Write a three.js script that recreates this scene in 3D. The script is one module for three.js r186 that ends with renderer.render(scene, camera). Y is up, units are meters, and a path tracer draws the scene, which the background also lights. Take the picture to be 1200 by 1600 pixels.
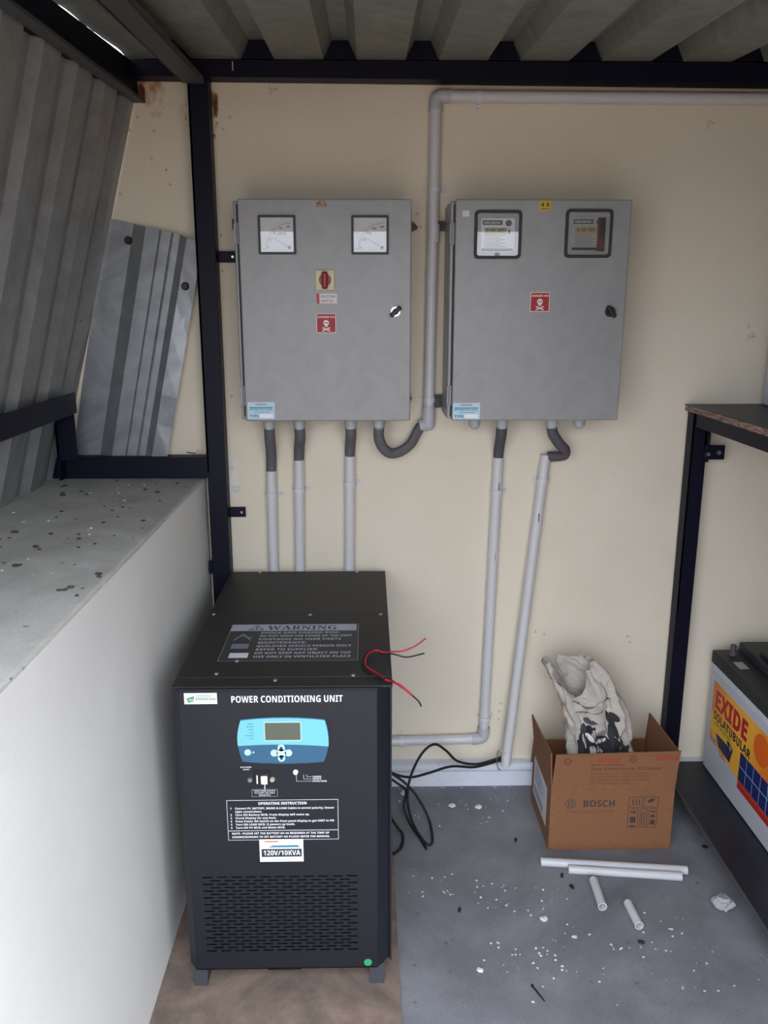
import * as THREE from 'three';
import { RoundedBoxGeometry } from 'three/addons/geometries/RoundedBoxGeometry.js';
import { mergeGeometries } from 'three/addons/utils/BufferGeometryUtils.js';
import { ImprovedNoise } from 'three/addons/math/ImprovedNoise.js';

// ---------- camera, sky, sun, exposure ----------
const scene = new THREE.Scene();
const camera = new THREE.PerspectiveCamera(63.57, 1200 / 1600, 0.05, 200);
camera.position.set(0, 1.6, 0);
camera.rotation.order = 'YXZ';
camera.rotation.set(THREE.MathUtils.degToRad(-13.8), THREE.MathUtils.degToRad(-1.08), 0);
scene.add(camera);
{ // overcast sky: three times as bright overhead as at the horizon, the same all round
  const W = 64, H = 128, d = new Float32Array(W * H * 4);
  for (let y = 0; y < H; y++) for (let x = 0; x < W; x++) { const k = (1 + 2 * Math.max(0, Math.sin(((y + 0.5) / H - 0.5) * Math.PI))) / 3; d.set([0.9 * k, 0.96 * k, 1.06 * k, 1], (y * W + x) * 4); }
  const t = new THREE.DataTexture(d, W, H, THREE.RGBAFormat, THREE.FloatType); t.mapping = THREE.EquirectangularReflectionMapping; t.magFilter = t.minFilter = THREE.LinearFilter; t.needsUpdate = true;
  scene.background = scene.environment = t;
}
const renderer = new THREE.WebGLRenderer();
renderer.toneMapping = THREE.LinearToneMapping;
renderer.toneMappingExposure = 10.2;
renderer.shadowMap.enabled = true;

// ---------- helpers ----------
let seed = 7;
const rnd = () => { seed = (seed * 1664525 + 1013904223) >>> 0; return seed / 4294967296; };
const rr = (a, b) => a + (b - a) * rnd();
const V = (x, y, z) => new THREE.Vector3(x, y, z);
const noise = new ImprovedNoise();
const used = {};
function numbered(n) { const k = used[n] = (used[n] ?? -1) + 1; return k ? n + '_' + String(k).padStart(3, '0') : n; }
function base(o) { while (o.parent && o.parent !== scene) o = o.parent; return o.userData0 || [0, 0, 0]; }
const bases = new Map();
// a Group at the thing's base; geometry is written in room coordinates and moved to the base by part()
function thing(name, label, category, at = [0, 0, 0], group) {
  const o = new THREE.Group(); o.name = numbered(name); o.position.set(...at);
  o.userData = { label, category }; if (group) o.userData.group = group;
  bases.set(o, at); scene.add(o); return o;
}
function part(name, geo, mat, parent, label) {
  const g = Array.isArray(geo) ? join(geo) : geo, b = bases.get(parent) ?? [0, 0, 0];
  g.translate(-b[0], -b[1], -b[2]);
  const m = new THREE.Mesh(g, mat); m.name = name; m.castShadow = m.receiveShadow = true;
  bases.set(m, b); if (label) m.userData.label = label; parent.add(m); return m;
}
// a thing that is one mesh
function single(name, geo, mat, label, category, at, group) {
  const g = Array.isArray(geo) ? join(geo) : geo;
  if (!at) { g.computeBoundingBox(); const c = g.boundingBox.getCenter(V()); at = [c.x, g.boundingBox.min.y, c.z]; }
  g.translate(-at[0], -at[1], -at[2]);
  const m = new THREE.Mesh(g, mat); m.name = numbered(name); m.position.set(...at); m.castShadow = m.receiveShadow = true;
  m.userData = { label, category }; if (group) m.userData.group = group; bases.set(m, at); scene.add(m); return m;
}
function struct(name, geo, mat, label, category) {
  const m = single(name, geo, mat, label, category, [0, 0, 0]); m.name = name; m.userData.kind = 'structure'; return m;
}
function join(list) {
  return mergeGeometries(list.map((g) => { const n = g.index ? g.toNonIndexed() : g; for (const k of Object.keys(n.attributes)) if (!['position', 'normal', 'uv'].includes(k)) n.deleteAttribute(k); n.morphAttributes = {}; return n; }));
}
const span = (x0, x1, y0, y1, z0, z1, r = 0, s = 2) => {
  const w = Math.abs(x1 - x0), h = Math.abs(y1 - y0), d = Math.abs(z1 - z0);
  const g = r ? new RoundedBoxGeometry(w, h, d, s, Math.min(r, w / 2.01, h / 2.01, d / 2.01)) : new THREE.BoxGeometry(w, h, d);
  return g.translate((x0 + x1) / 2, (y0 + y1) / 2, (z0 + z1) / 2);
};
// box with texture coordinates in metres
function slab(x0, x1, y0, y1, z0, z1) {
  const g = span(x0, x1, y0, y1, z0, z1), p = g.attributes.position, n = g.attributes.normal, uv = g.attributes.uv;
  for (let i = 0; i < p.count; i++) {
    if (Math.abs(n.getX(i)) > 0.5) uv.setXY(i, p.getZ(i), p.getY(i));
    else if (Math.abs(n.getY(i)) > 0.5) uv.setXY(i, p.getX(i), p.getZ(i));
    else uv.setXY(i, p.getX(i), p.getY(i));
  }
  return g;
}
function rod(a, b, r, r2 = r, seg = 14, open = false) {
  const A = V(...a), B = V(...b), d = B.clone().sub(A), g = new THREE.CylinderGeometry(r2, r, d.length(), seg, 1, open);
  return g.applyQuaternion(new THREE.Quaternion().setFromUnitVectors(V(0, 1, 0), d.clone().normalize())).translate((a[0] + b[0]) / 2, (a[1] + b[1]) / 2, (a[2] + b[2]) / 2);
}
const tube = (pts, r, seg = 60, rad = 10, tension = 0.5) => new THREE.TubeGeometry(new THREE.CatmullRomCurve3(pts.map((p) => V(...p)), false, 'catmullrom', tension), seg, r, rad);
function ballEnds(pts, r) { return [pts[0], pts[pts.length - 1]].map((p) => new THREE.SphereGeometry(r, 8, 6).translate(...p)); }
function extrude(shape, depth, bevel = 0) { return new THREE.ExtrudeGeometry(shape, { depth, bevelEnabled: bevel > 0, bevelSize: bevel, bevelThickness: bevel, bevelSegments: 2, curveSegments: 10 }); }
function roundRect(x0, y0, x1, y1, r, S = THREE.Shape) {
  const s = new S();
  s.moveTo(x0 + r, y0); s.lineTo(x1 - r, y0); s.quadraticCurveTo(x1, y0, x1, y0 + r); s.lineTo(x1, y1 - r); s.quadraticCurveTo(x1, y1, x1 - r, y1);
  s.lineTo(x0 + r, y1); s.quadraticCurveTo(x0, y1, x0, y1 - r); s.lineTo(x0, y0 + r); s.quadraticCurveTo(x0, y0, x0 + r, y0);
  return s;
}
// hexahedron from eight corners: bottom four (counter-clockwise from above) and top four
function hexa(c) {
  const f = [[3, 2, 1, 0], [4, 5, 6, 7], [0, 1, 5, 4], [1, 2, 6, 5], [2, 3, 7, 6], [3, 0, 4, 7]], pos = [], uv = [];
  for (const q of f) for (const k of [0, 1, 2, 0, 2, 3]) { pos.push(...c[q[k]]); uv.push(k & 1, k >> 1); }
  const g = new THREE.BufferGeometry(); g.setAttribute('position', new THREE.Float32BufferAttribute(pos, 3)); g.setAttribute('uv', new THREE.Float32BufferAttribute(uv, 2)); g.computeVertexNormals(); return g;
}
// folded metal sheet: profile points (across, height), swept from start(s) to end(s), with thickness
function foldedSheet(profile, start, end, across, up, thick = 0.0012, rows = 1, warp = null) {
  const pos = [], uv = [], A = across.clone(), N = up.clone(), n = profile.length;
  const pt = (i, j, side) => {
    const [s, h] = profile[i], a = start(s), b = end(s), p = a.clone().lerp(b, j / rows).addScaledVector(N, h + side * thick);
    if (warp) warp(p, s, j / rows); return p;
  };
  const quad = (a, b, c, d, u) => { for (const [p, t] of [[a, u[0]], [b, u[1]], [c, u[2]], [a, u[0]], [c, u[2]], [d, u[3]]]) { pos.push(p.x, p.y, p.z); uv.push(t[0], t[1]); } };
  for (let i = 0; i < n - 1; i++) for (let j = 0; j < rows; j++) {
    const L = start(profile[i][0]).distanceTo(end(profile[i][0])) / rows, s0 = profile[i][0], s1 = profile[i + 1][0];
    const u = [[s0, j * L], [s1, j * L], [s1, (j + 1) * L], [s0, (j + 1) * L]];
    quad(pt(i, j, 0), pt(i + 1, j, 0), pt(i + 1, j + 1, 0), pt(i, j + 1, 0), u);
    quad(pt(i + 1, j, 1), pt(i, j, 1), pt(i, j + 1, 1), pt(i + 1, j + 1, 1), [u[1], u[0], u[3], u[2]]);
    if (j === 0) quad(pt(i, 0, 1), pt(i + 1, 0, 1), pt(i + 1, 0, 0), pt(i, 0, 0), u);
    if (j === rows - 1) quad(pt(i, rows, 0), pt(i + 1, rows, 0), pt(i + 1, rows, 1), pt(i, rows, 1), u);
  }
  for (const i of [0, n - 1]) for (let j = 0; j < rows; j++) quad(pt(i, j, 0), pt(i, j + 1, 0), pt(i, j + 1, 1), pt(i, j, 1), [[0, 0], [0, 1], [1, 1], [1, 0]]);
  const g = new THREE.BufferGeometry(); g.setAttribute('position', new THREE.Float32BufferAttribute(pos, 3)); g.setAttribute('uv', new THREE.Float32BufferAttribute(uv, 2)); g.computeVertexNormals(); return g;
}

// ---------- textures ----------
function dataTex(w, h, fn, srgb = true) {
  const d = new Uint8Array(w * h * 4);
  for (let y = 0; y < h; y++) for (let x = 0; x < w; x++) { const c = fn(x / w, y / h, x, y), o = (y * w + x) * 4; for (let k = 0; k < 3; k++) d[o + k] = Math.max(0, Math.min(255, c[k])); d[o + 3] = 255; }
  const t = new THREE.DataTexture(d, w, h); t.wrapS = t.wrapT = THREE.RepeatWrapping; t.magFilter = THREE.LinearFilter; t.minFilter = THREE.LinearMipmapLinearFilter;
  if (srgb) t.colorSpace = THREE.SRGBColorSpace; t.needsUpdate = true; return t;
}
// tileable noise on a torus
const tn = (u, v, f, k = 0) => { const P = 2 * Math.PI, R = f / P; return noise.noise(Math.cos(u * P) * R + 31.7 + k, Math.sin(u * P) * R + Math.cos(v * P) * R * 0.9 + k * 2.3, Math.sin(v * P) * R + 11.1); };
function grainTex(rgb, amp, { spots = 0, spotRgb = [60, 60, 60], f = 6, fine = 6, size = 384, tint = [1, 1, 1] } = {}) {
  const s = []; for (let i = 0; i < spots; i++) s.push([rnd(), rnd(), rr(0.0015, 0.006), rr(0.3, 1), rr(0.6, 1.7)]);
  const cell = new Map(); const K = 24;
  s.forEach((q) => { const k = Math.floor(q[0] * K) + ',' + Math.floor(q[1] * K); if (!cell.has(k)) cell.set(k, []); cell.get(k).push(q); });
  return dataTex(size, size, (u, v) => {
    const n = (tn(u, v, f) + 0.5 * tn(u, v, f * 2.3, 5) + 0.3 * tn(u, v, f * 5.1, 9)) * amp, g = (rnd() - 0.5) * fine;
    let k = 0; const cx = Math.floor(u * K), cy = Math.floor(v * K);
    for (let a = -1; a <= 1; a++) for (let b = -1; b <= 1; b++) for (const q of cell.get((cx + a) + ',' + (cy + b)) ?? []) { const d = Math.hypot((u - q[0]) * q[4], v - q[1]) / q[2]; if (d < 1) k = Math.max(k, q[3] * Math.min(1, (1 - d) * 3)); }
    return rgb.map((c, i) => (c + n * tint[i] + g) * (1 - k) + spotRgb[i] * k);
  });
}
const rep = (t, x, y) => { const c = t.clone(); c.repeat.set(x, y); c.needsUpdate = true; return c; };
function canvasTex(w, h, draw) {
  const c = document.createElement('canvas'); c.width = w; c.height = h; const g = c.getContext('2d'); draw(g, w, h);
  const t = new THREE.CanvasTexture(c); t.colorSpace = THREE.SRGBColorSpace; t.magFilter = THREE.LinearFilter; t.minFilter = THREE.LinearMipmapLinearFilter; return t;
}
const S = (o) => new THREE.MeshStandardMaterial(o);
const P = (o) => new THREE.MeshPhysicalMaterial(o);
// thin printed plate facing +z with its picture filling the front
function plate(x0, x1, y0, y1, z, t = 0.0008) {
  const g = new THREE.PlaneGeometry(x1 - x0, y1 - y0).translate((x0 + x1) / 2, (y0 + y1) / 2, z + t);
  const b = span(x0, x1, y0, y1, z, z + t * 0.9), uv = b.attributes.uv; for (let i = 0; i < uv.count; i++) uv.setXY(i, 0.01, 0.01);
  return join([g, b]);
}
const print = (tex, rough = 0.55) => S({ map: tex, roughness: rough });
const lines = (g, x, y, w, n, dy, col, size, words) => { g.fillStyle = col; g.font = size + 'px sans-serif'; for (let i = 0; i < n; i++) g.fillText(words[i % words.length], x, y + i * dy, w); };

const plyRep = (t) => { t.wrapS = t.wrapT = THREE.RepeatWrapping; t.repeat.set(2, 58.8); return t; };
// ---------- materials ----------
const M = {};
const paint = grainTex([226, 216, 197], 5, { f: 5, fine: 4 });
const white = grainTex([232, 231, 228], 5, { f: 5, fine: 3 });
M.white = S({ map: rep(white, 0.7, 0.7), roughness: 0.7 });
M.plain = S({ map: rep(paint, 0.6, 0.6), roughness: 0.8 });
M.skirt = S({ map: rep(grainTex([214, 218, 228], 8, { spots: 40, spotRgb: [150, 150, 155], f: 8 }), 1, 1), roughness: 0.75 });
M.concrete = S({ map: rep(grainTex([188, 186, 181], 18, { spots: 70, spotRgb: [70, 68, 66], f: 7, fine: 14 }), 1.1, 1.1), roughness: 0.95 });
const floorTex = grainTex([122, 123, 130], 17, { spots: 60, spotRgb: [90, 90, 96], f: 6, fine: 12 });
M.floor = S({ map: rep(floorTex, 0.9, 0.9), roughness: 0.62, bumpMap: rep(floorTex, 0.9, 0.9), bumpScale: 0.002 });
M.brown = S({ map: rep(grainTex([124, 108, 97], 24, { spots: 40, spotRgb: [96, 88, 84], f: 9, fine: 14, tint: [1, 0.8, 0.7] }), 1.6, 1.6), roughness: 0.95 });
M.cement = S({ map: rep(grainTex([116, 112, 106], 12, { f: 8, fine: 10 }), 0.6, 0.6), roughness: 0.95 });
M.terrace = S({ map: rep(grainTex([122, 98, 74], 10, { f: 8, fine: 10 }), 0.3, 0.3), roughness: 0.95 });
const zinc = grainTex([150, 152, 152], 12, { f: 14, fine: 10, spots: 30, spotRgb: [120, 120, 120] });
M.roof = S({ map: rep(grainTex([140, 141, 130], 12, { f: 14, fine: 10, spots: 30, spotRgb: [120, 120, 112] }), 1.3, 1.3), roughness: 0.6, metalness: 0.2 });
M.sheet = S({ map: rep(zinc, 1.3, 1.3), roughness: 0.45, metalness: 0.4 });
M.sheetBright = S({ map: rep(grainTex([148, 152, 156], 14, { f: 10, fine: 10 }), 2, 2), roughness: 0.38, metalness: 0.55 });
M.navy = P({ color: '#07091f', roughness: 0.5, specularIntensity: 0.45 });
M.greyPaint = S({ color: '#4a4c4c', roughness: 0.6 });
M.rust = S({ color: '#6a3f22', roughness: 0.95 });
const doorTex = grainTex([149, 150, 151], 5, { f: 7, fine: 5, spots: 26, spotRgb: [128, 130, 132] });
M.panel = S({ map: rep(doorTex, 1.7, 1.7), roughness: 0.32 });
M.panelSide = M.panel;
M.gasketDark = S({ color: '#2c2d2f', roughness: 0.6 });
M.black = S({ color: '#121316', roughness: 0.45 });
M.rubber = S({ color: '#141417', roughness: 0.7 });
M.steel = S({ color: '#b9bbbd', roughness: 0.3, metalness: 0.9 });
M.glass = P({ color: '#ffffff', transmission: 1, thickness: 0, roughness: 0.02, ior: 1.5 });
M.pvc = S({ color: '#d2d0d3', roughness: 0.38 });
M.pvcClip = S({ color: '#d6d6da', roughness: 0.5 });
M.pvcElbow = S({ color: '#bcbcc4', roughness: 0.45 });
M.gland = S({ color: '#b4b7ba', roughness: 0.5 });
M.flex = S({ color: '#646266', roughness: 0.6 });
M.flexDark = S({ color: '#57525a', roughness: 0.6 });
const PCU = '#151820';
M.pcu = S({ map: rep(grainTex([21, 24, 32], 2, { f: 20, fine: 6 }), 3, 3), roughness: 0.5 });
M.pcuTop = S({ map: rep(grainTex([28, 28, 30], 3, { f: 12, fine: 6 }), 3, 3), roughness: 0.55 });
M.dark = S({ color: '#0b0c10', roughness: 0.8 });
M.red = S({ color: '#b3122a', roughness: 0.4 });
M.card = S({ map: rep(grainTex([130, 88, 59], 6, { f: 6, fine: 8, tint: [1, 0.9, 0.8] }), 3, 3), roughness: 0.9 });
M.chip = S({ color: '#d8d6d1', roughness: 0.9 });
M.batCase = S({ color: '#b9bdc6', roughness: 0.45 });
M.batLid = S({ color: '#23252a', roughness: 0.5 });
M.ply = S({ map: plyRep(canvasTex(512, 32, (g, w, h) => { for (let y = 0; y < h; y++) { const k = (y / h * 7) % 2 < 1; g.fillStyle = k ? '#a58470' : '#6e5448'; g.fillRect(0, y, w, 1); } for (let i = 0; i < 300; i++) { g.fillStyle = rnd() > 0.5 ? '#c9ad97' : '#57443c'; g.fillRect(rnd() * w, rnd() * h, rr(4, 30), 1.5); } })), roughness: 0.9 });
M.shelfTop = S({ map: rep(grainTex([58, 60, 64], 9, { f: 10, fine: 8, spots: 40, spotRgb: [88, 90, 92] }), 2, 2), roughness: 0.5 });
M.shelfDark = S({ map: rep(grainTex([24, 28, 40], 8, { f: 12, fine: 8, spots: 70, spotRgb: [86, 90, 100] }), 2, 2), roughness: 0.42 });

// ---------- room shell ----------
const ROOF = (z) => 2.266 - 0.075 * (z + 2.5);                      // underside of the roof pans, falling towards the open front
struct('floor', slab(-1.1, 1.9, -0.12, 0, -2.75, 0.7), M.floor, 'grey concrete floor with white plaster specks', 'floor');
struct('floor_plinth', slab(-0.51, 0.07, 0, 0.006, -2.56, 0.45), M.brown, 'brown unpainted cement strip of floor under the black cabinet', 'floor');
{ // back wall: cream paint with the rust runs, smudges and pin marks seen on it
  const X0 = -1.1, X1 = 1.9, Y0 = 0, Y1 = 2.4, W = 2000, H = 1600, sx = W / (X1 - X0), sy = H / (Y1 - Y0);
  const spot = (g, x, y, r, ry, rgb, a, jag = 1) => {
    for (let i = 0; i < 14 * jag; i++) {
      const t = rnd() * 6.28, q = Math.sqrt(rnd()), px = (x + Math.cos(t) * q * r - X0) * sx, py = (Y1 - (y + Math.sin(t) * q * ry)) * sy, s = rr(0.2, 0.5) * r * sx;
      const gr = g.createRadialGradient(px, py, 0, px, py, s); gr.addColorStop(0, `rgba(${rgb},${a * rr(0.3, 0.6)})`); gr.addColorStop(1, `rgba(${rgb},0)`);
      g.fillStyle = gr; g.fillRect(px - s, py - s, 2 * s, 2 * s);
    }
  };
  const tex = canvasTex(W, H, (g) => {
    g.fillStyle = 'rgb(226,216,197)'; g.fillRect(0, 0, W, H);
    for (let i = 0; i < 900; i++) { const x = rnd() * W, y = rnd() * H, s = rr(20, 110), up = rnd() > 0.5, gr = g.createRadialGradient(x, y, 0, x, y, s); gr.addColorStop(0, up ? 'rgba(236,228,212,0.16)' : 'rgba(212,202,184,0.16)'); gr.addColorStop(1, 'rgba(224,214,195,0)'); g.fillStyle = gr; g.fillRect(x - s, y - s, 2 * s, 2 * s); }
    for (let i = 0; i < 9000; i++) { g.fillStyle = rnd() > 0.5 ? 'rgba(255,250,240,0.10)' : 'rgba(120,110,95,0.08)'; g.fillRect(rnd() * W, rnd() * H, rr(1, 2.5), rr(1, 2.5)); }
    g.lineCap = 'round'; for (let i = 0; i < 16; i++) { g.strokeStyle = `rgba(${i % 2 ? '74,50,22' : '104,70,34'},0.4)`; g.lineWidth = rr(3, 9); const x = -0.44 + rr(0, 0.014), y = rr(2.15, 2.2); g.beginPath(); g.moveTo((x - X0) * sx, (Y1 - y) * sy); g.lineTo((x + rr(-0.004, 0.004) - X0) * sx, (Y1 - y + rr(0.01, 0.035)) * sy); g.stroke(); }; spot(g, -0.43, 2.11, 0.006, 0.012, '60,42,20', 0.9); spot(g, -0.44, 2.08, 0.006, 0.006, '20,15,10', 1, 2);
    spot(g, -0.62, 2.215, 0.035, 0.05, '150,84,40', 0.75, 3); spot(g, -0.60, 2.18, 0.03, 0.05, '160,110,70', 0.35, 2); spot(g, -0.515, 2.14, 0.02, 0.05, '170,110,80', 0.3, 2);
    spot(g, -0.522, 1.145, 0.02, 0.035, '196,120,80', 0.6, 3);
    spot(g, -0.268, 2.206, 0.012, 0.016, '80,70,60', 0.45); spot(g, 0.989, 2.115, 0.01, 0.012, '90,80,70', 0.4); spot(g, 1.173, 1.52, 0.012, 0.02, '70,70,66', 0.45); spot(g, 1.16, 1.55, 0.006, 0.008, '70,70,66', 0.4);
    spot(g, -0.44, 1.10, 0.03, 0.09, '226,228,232', 0.9, 4); spot(g, -0.42, 1.05, 0.014, 0.012, '165,165,170', 0.6, 2); spot(g, -0.43, 1.12, 0.012, 0.012, '190,190,195', 0.5, 2);
    for (const [x, y] of [[-0.652, 2.131], [-0.607, 2.093], [-0.572, 1.95], [-0.718, 1.922], [-0.676, 2.096], [-0.516, 2.127], [-0.62, 2.02], [-0.58, 1.99], [-0.39, 2.13], [-0.41, 2.10], [-0.43, 1.81], [-0.43, 1.71], [-0.42, 1.34], [0.155, 1.835], [0.145, 1.87], [0.86, 0.54], [0.87, 0.52], [0.55, 0.56], [0.58, 0.55], [0.44, 0.24], [0.445, 0.3], [0.44, 0.27]]) spot(g, x, y, 0.004, 0.005, '50,42,34', 0.9, 1.2);
    g.strokeStyle = 'rgba(30,30,32,0.9)'; g.lineWidth = 2; g.beginPath(); g.moveTo((-0.567 - X0) * sx, (Y1 - 1.166) * sy); g.lineTo((-0.54 - X0) * sx, (Y1 - 1.162) * sy); g.stroke();
    g.fillStyle = 'rgba(70,140,150,0.85)'; g.fillRect((-0.462 - X0) * sx, (Y1 - 1.355) * sy, 0.014 * sx, 0.024 * sy);
    g.fillStyle = 'rgba(228,228,226,0.6)'; g.fillRect((-0.478 - X0) * sx, (Y1 - 1.02) * sy, 0.018 * sx, 0.3 * sy);
  });
  const g = span(X0, X1, Y0, Y1, -2.75, -2.56), uv = g.attributes.uv, p = g.attributes.position;
  for (let i = 0; i < p.count; i++) uv.setXY(i, (p.getX(i) - X0) / (X1 - X0), (p.getY(i) - Y0) / (Y1 - Y0));
  struct('wall_back', g, S({ map: tex, roughness: 0.75 }), 'cream painted back wall with rust marks', 'wall');
}
{ // skirting: plain band with a rounded top moulding
  const s = new THREE.Shape(); s.moveTo(0, 0); s.lineTo(0.02, 0); s.lineTo(0.021, 0.058); s.quadraticCurveTo(0.036, 0.062, 0.036, 0.076); s.quadraticCurveTo(0.036, 0.09, 0.02, 0.092); s.lineTo(0, 0.094); s.lineTo(0, 0);
  const g = extrude(s, 2.38).rotateY(-Math.PI / 2).scale(1, 1, 1);                   // profile x -> z, swept along -x
  g.translate(1.9, 0, -2.5605);
  struct('baseboard_back', g, M.skirt, 'bluish white plaster skirting with rounded top', 'skirting');
}
{ // low masonry wall on the left, white face and bare cement top
  const w = struct('wall_left', slab(-1.02, -0.51, -0.12, 1.083, -2.75, 0.62), M.white, 'low white masonry wall with bare cement top', 'wall');
  const lip = new THREE.Shape(); lip.moveTo(-1.1, 1.083); lip.lineTo(-0.5105, 1.083); lip.quadraticCurveTo(-0.511, 1.09, -0.518, 1.091); lip.lineTo(-1.1, 1.094); lip.lineTo(-1.1, 1.083);
  const g = extrude(lip, 3.18).translate(0, 0, -2.56);
  part('cement_top', g, M.concrete, w, 'rough grey cement top of the low wall');
}
struct('wall_right', slab(1.75, 1.9, 0, 2.3, -2.56, -0.43), M.cement, 'bare cement side wall beside the battery rack', 'wall');
struct('wall_front', [slab(0.84, 1.9, 0, 2.1, -0.55, -0.43), slab(-0.72, 0.84, 1.965, 2.1, -0.5, -0.46)], M.plain, 'cream front wall with wide doorway and fascia board', 'wall');
struct('terrace', slab(-14, 14, -0.3, -0.12, 0.62, 16), M.terrace, 'pale cement terrace outside the doorway', 'terrace');
{ // trapezoid roof sheet
  const prof = [], step = 0.2262, h = 0.048; prof.push([-0.006, 0]);
  for (let x = -0.572; x < 2.5; x += step) { // ribs: slope up, crest, slope down
    for (const [d, y] of [[0, 0], [0.024, h], [0.068, h], [0.092, 0]]) prof.push([x + d + 0.655, y]);
  }
  const P2 = [[0.0015, 0.001], ...prof.slice(1)].filter((q) => q[0] < 2.53);
  const g = foldedSheet(P2, (s) => V(-0.655 + s, ROOF(-2.75), -2.75), (s) => V(-0.655 + s, ROOF(-0.4), -0.4), V(1, 0, 0), V(0, 1, 0), 0.0012, 60, (p, s, t) => { if (s < 0.01) { p.y += 0.007 * noise.noise(p.z * 6, 1.3, 0) + 0.003 * noise.noise(p.z * 22, 4.1, 0); } });
  struct('ceiling', g, M.roof, 'ribbed metal roof sheet overhead', 'ceiling');
}

// ---------- steelwork ----------
{
  const t = thing('roof_purlin', 'dark navy steel beam along the top of the cream wall', 'beam', [0.6, 2.222, -2.53]);
  part('web', [hexa([[-0.7, 2.222, -2.5], [1.75, 2.206, -2.5], [1.75, 2.206, -2.558], [-0.7, 2.222, -2.558], [-0.7, 2.262, -2.5], [1.75, 2.262, -2.5], [1.75, 2.264, -2.558], [-0.7, 2.264, -2.558]])], M.navy, t);
  for (let x = -0.572; x < 1.7; x += 0.2262) { // plugs closing the mouths of the roof ribs
    const y = ROOF(-2.505), q = new THREE.Shape(); q.moveTo(x + 0.002, y); q.lineTo(x + 0.09, y); q.lineTo(x + 0.0675, y + 0.047); q.lineTo(x + 0.0245, y + 0.047); q.lineTo(x + 0.002, y);
    part('rib_plug', extrude(q, 0.01).translate(0, 0, -2.512), M.navy, t);
  }
  part('drip', [rod([-0.368, 2.258, -2.4985], [-0.368, 2.236, -2.4985], 0.0012)], M.chip, t, 'thin white streak of set paint');
}
{
  const t = thing('eave_beam', 'dark navy beam along the leaning metal sheet under the roof edge', 'beam', [-0.67, 2.05, -1.1]);
  const y0 = (z) => 2.171 - 0.045 * (z + 2.5), y1 = (z) => ROOF(z) - 0.006, a = -2.555, b = -0.505;
  part('beam', [hexa([[-0.71, y0(b), b], [-0.645, y0(b), b], [-0.645, y0(a), a], [-0.71, y0(a), a], [-0.71, y1(b), b], [-0.645, y1(b), b], [-0.645, y1(a), a], [-0.71, y1(a), a]])], M.navy, t);
  part('flange', [hexa([[-0.66, y0(b) - 0.008, b], [-0.628, y0(b) - 0.008, b], [-0.628, y0(a) - 0.008, a], [-0.66, y0(a) - 0.008, a], [-0.66, y0(b), b], [-0.628, y0(b), b], [-0.628, y0(a), a], [-0.66, y0(a), a]])], M.greyPaint, t, 'dusty grey bottom flange');
  part('rusty_end', [span(-0.634, -0.626, 2.165, 2.205, -2.558, -2.52, 0.003)], M.rust, t, 'rusty brown beam end');
}
{
  const t = thing('rafter', 'dusty grey flat steel rafter running out from the post top', 'beam', [-0.48, 2.13, -1.8]);
  const yb = (z) => 2.197 - 0.045 * (z + 2.5), a = -2.47, b = -1.12;
  part('bar', [hexa([[-0.508, yb(b), b], [-0.458, yb(b), b], [-0.444, yb(a), a], [-0.494, yb(a), a], [-0.508, yb(b) + 0.018, b], [-0.458, yb(b) + 0.018, b], [-0.444, yb(a) + 0.018, a], [-0.494, yb(a) + 0.018, a]])], M.greyPaint, t);
  part('side_leg', [hexa([[-0.516, yb(b) + 0.002, b], [-0.508, yb(b) + 0.002, b], [-0.494, yb(a) + 0.002, a], [-0.502, yb(a) + 0.002, a], [-0.516, yb(b) + 0.03, b], [-0.508, yb(b) + 0.03, b], [-0.494, yb(a) + 0.045, a], [-0.502, yb(a) + 0.045, a]])], M.navy, t, 'dark navy upright leg');
}
{
  const t = thing('steel_frame', 'dark navy welded angle frame with tall post beside the left cabinet', 'frame', [-0.466, 0.006, -2.51]);
  // post: an angle, one leg facing the room, one running to the wall
  part('post', [span(-0.495, -0.439, 0.006, 2.222, -2.506, -2.5, 0.0015), span(-0.495, -0.489, 0.006, 2.222, -2.5575, -2.5)], M.navy, t);
  part('post_leg', [span(-0.445, -0.439, 0.006, 2.222, -2.5575, -2.507)], M.navy, t);
  part('ledge_rail', [span(-0.985, -0.495, 1.096, 1.16, -2.506, -2.5, 0.0015), span(-0.985, -0.495, 1.154, 1.16, -2.555, -2.506)], M.navy, t);
  part('stub_post', [span(-0.928, -0.868, 1.16, 1.345, -2.456, -2.45, 0.0015), span(-0.928, -0.922, 1.1, 1.345, -2.506, -2.45)], M.navy, t);
  part('side_rail', [hexa([[-0.93, 1.288, -0.6], [-0.86, 1.288, -0.6], [-0.858, 1.303, -2.45], [-0.93, 1.303, -2.45], [-0.93, 1.294, -0.6], [-0.86, 1.294, -0.6], [-0.858, 1.309, -2.45], [-0.93, 1.309, -2.45]]), hexa([[-0.866, 1.294, -0.6], [-0.86, 1.294, -0.6], [-0.858, 1.309, -2.45], [-0.864, 1.309, -2.45], [-0.866, 1.348, -0.6], [-0.86, 1.348, -0.6], [-0.858, 1.363, -2.45], [-0.864, 1.363, -2.45]])], M.navy, t);
  for (const [x0, x1, y0, y1] of [[-0.44, -0.385, 1.733, 1.765], [-0.44, -0.39, 0.96, 0.992]]) {
    const b = part('wall_bracket', [span(x0, x1, y0, y1, -2.553, -2.546, 0.002)], M.navy, t);
    part('bolt', [rod([x1 - 0.012, (y0 + y1) / 2, -2.546], [x1 - 0.012, (y0 + y1) / 2, -2.542], 0.004, 0.004, 6)], M.steel, b, 'bare steel bolt');
  }
  part('weld_tab', [span(-0.503, -0.494, 0.79, 0.83, -2.508, -2.49, 0.002)], M.navy, t);
}
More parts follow.
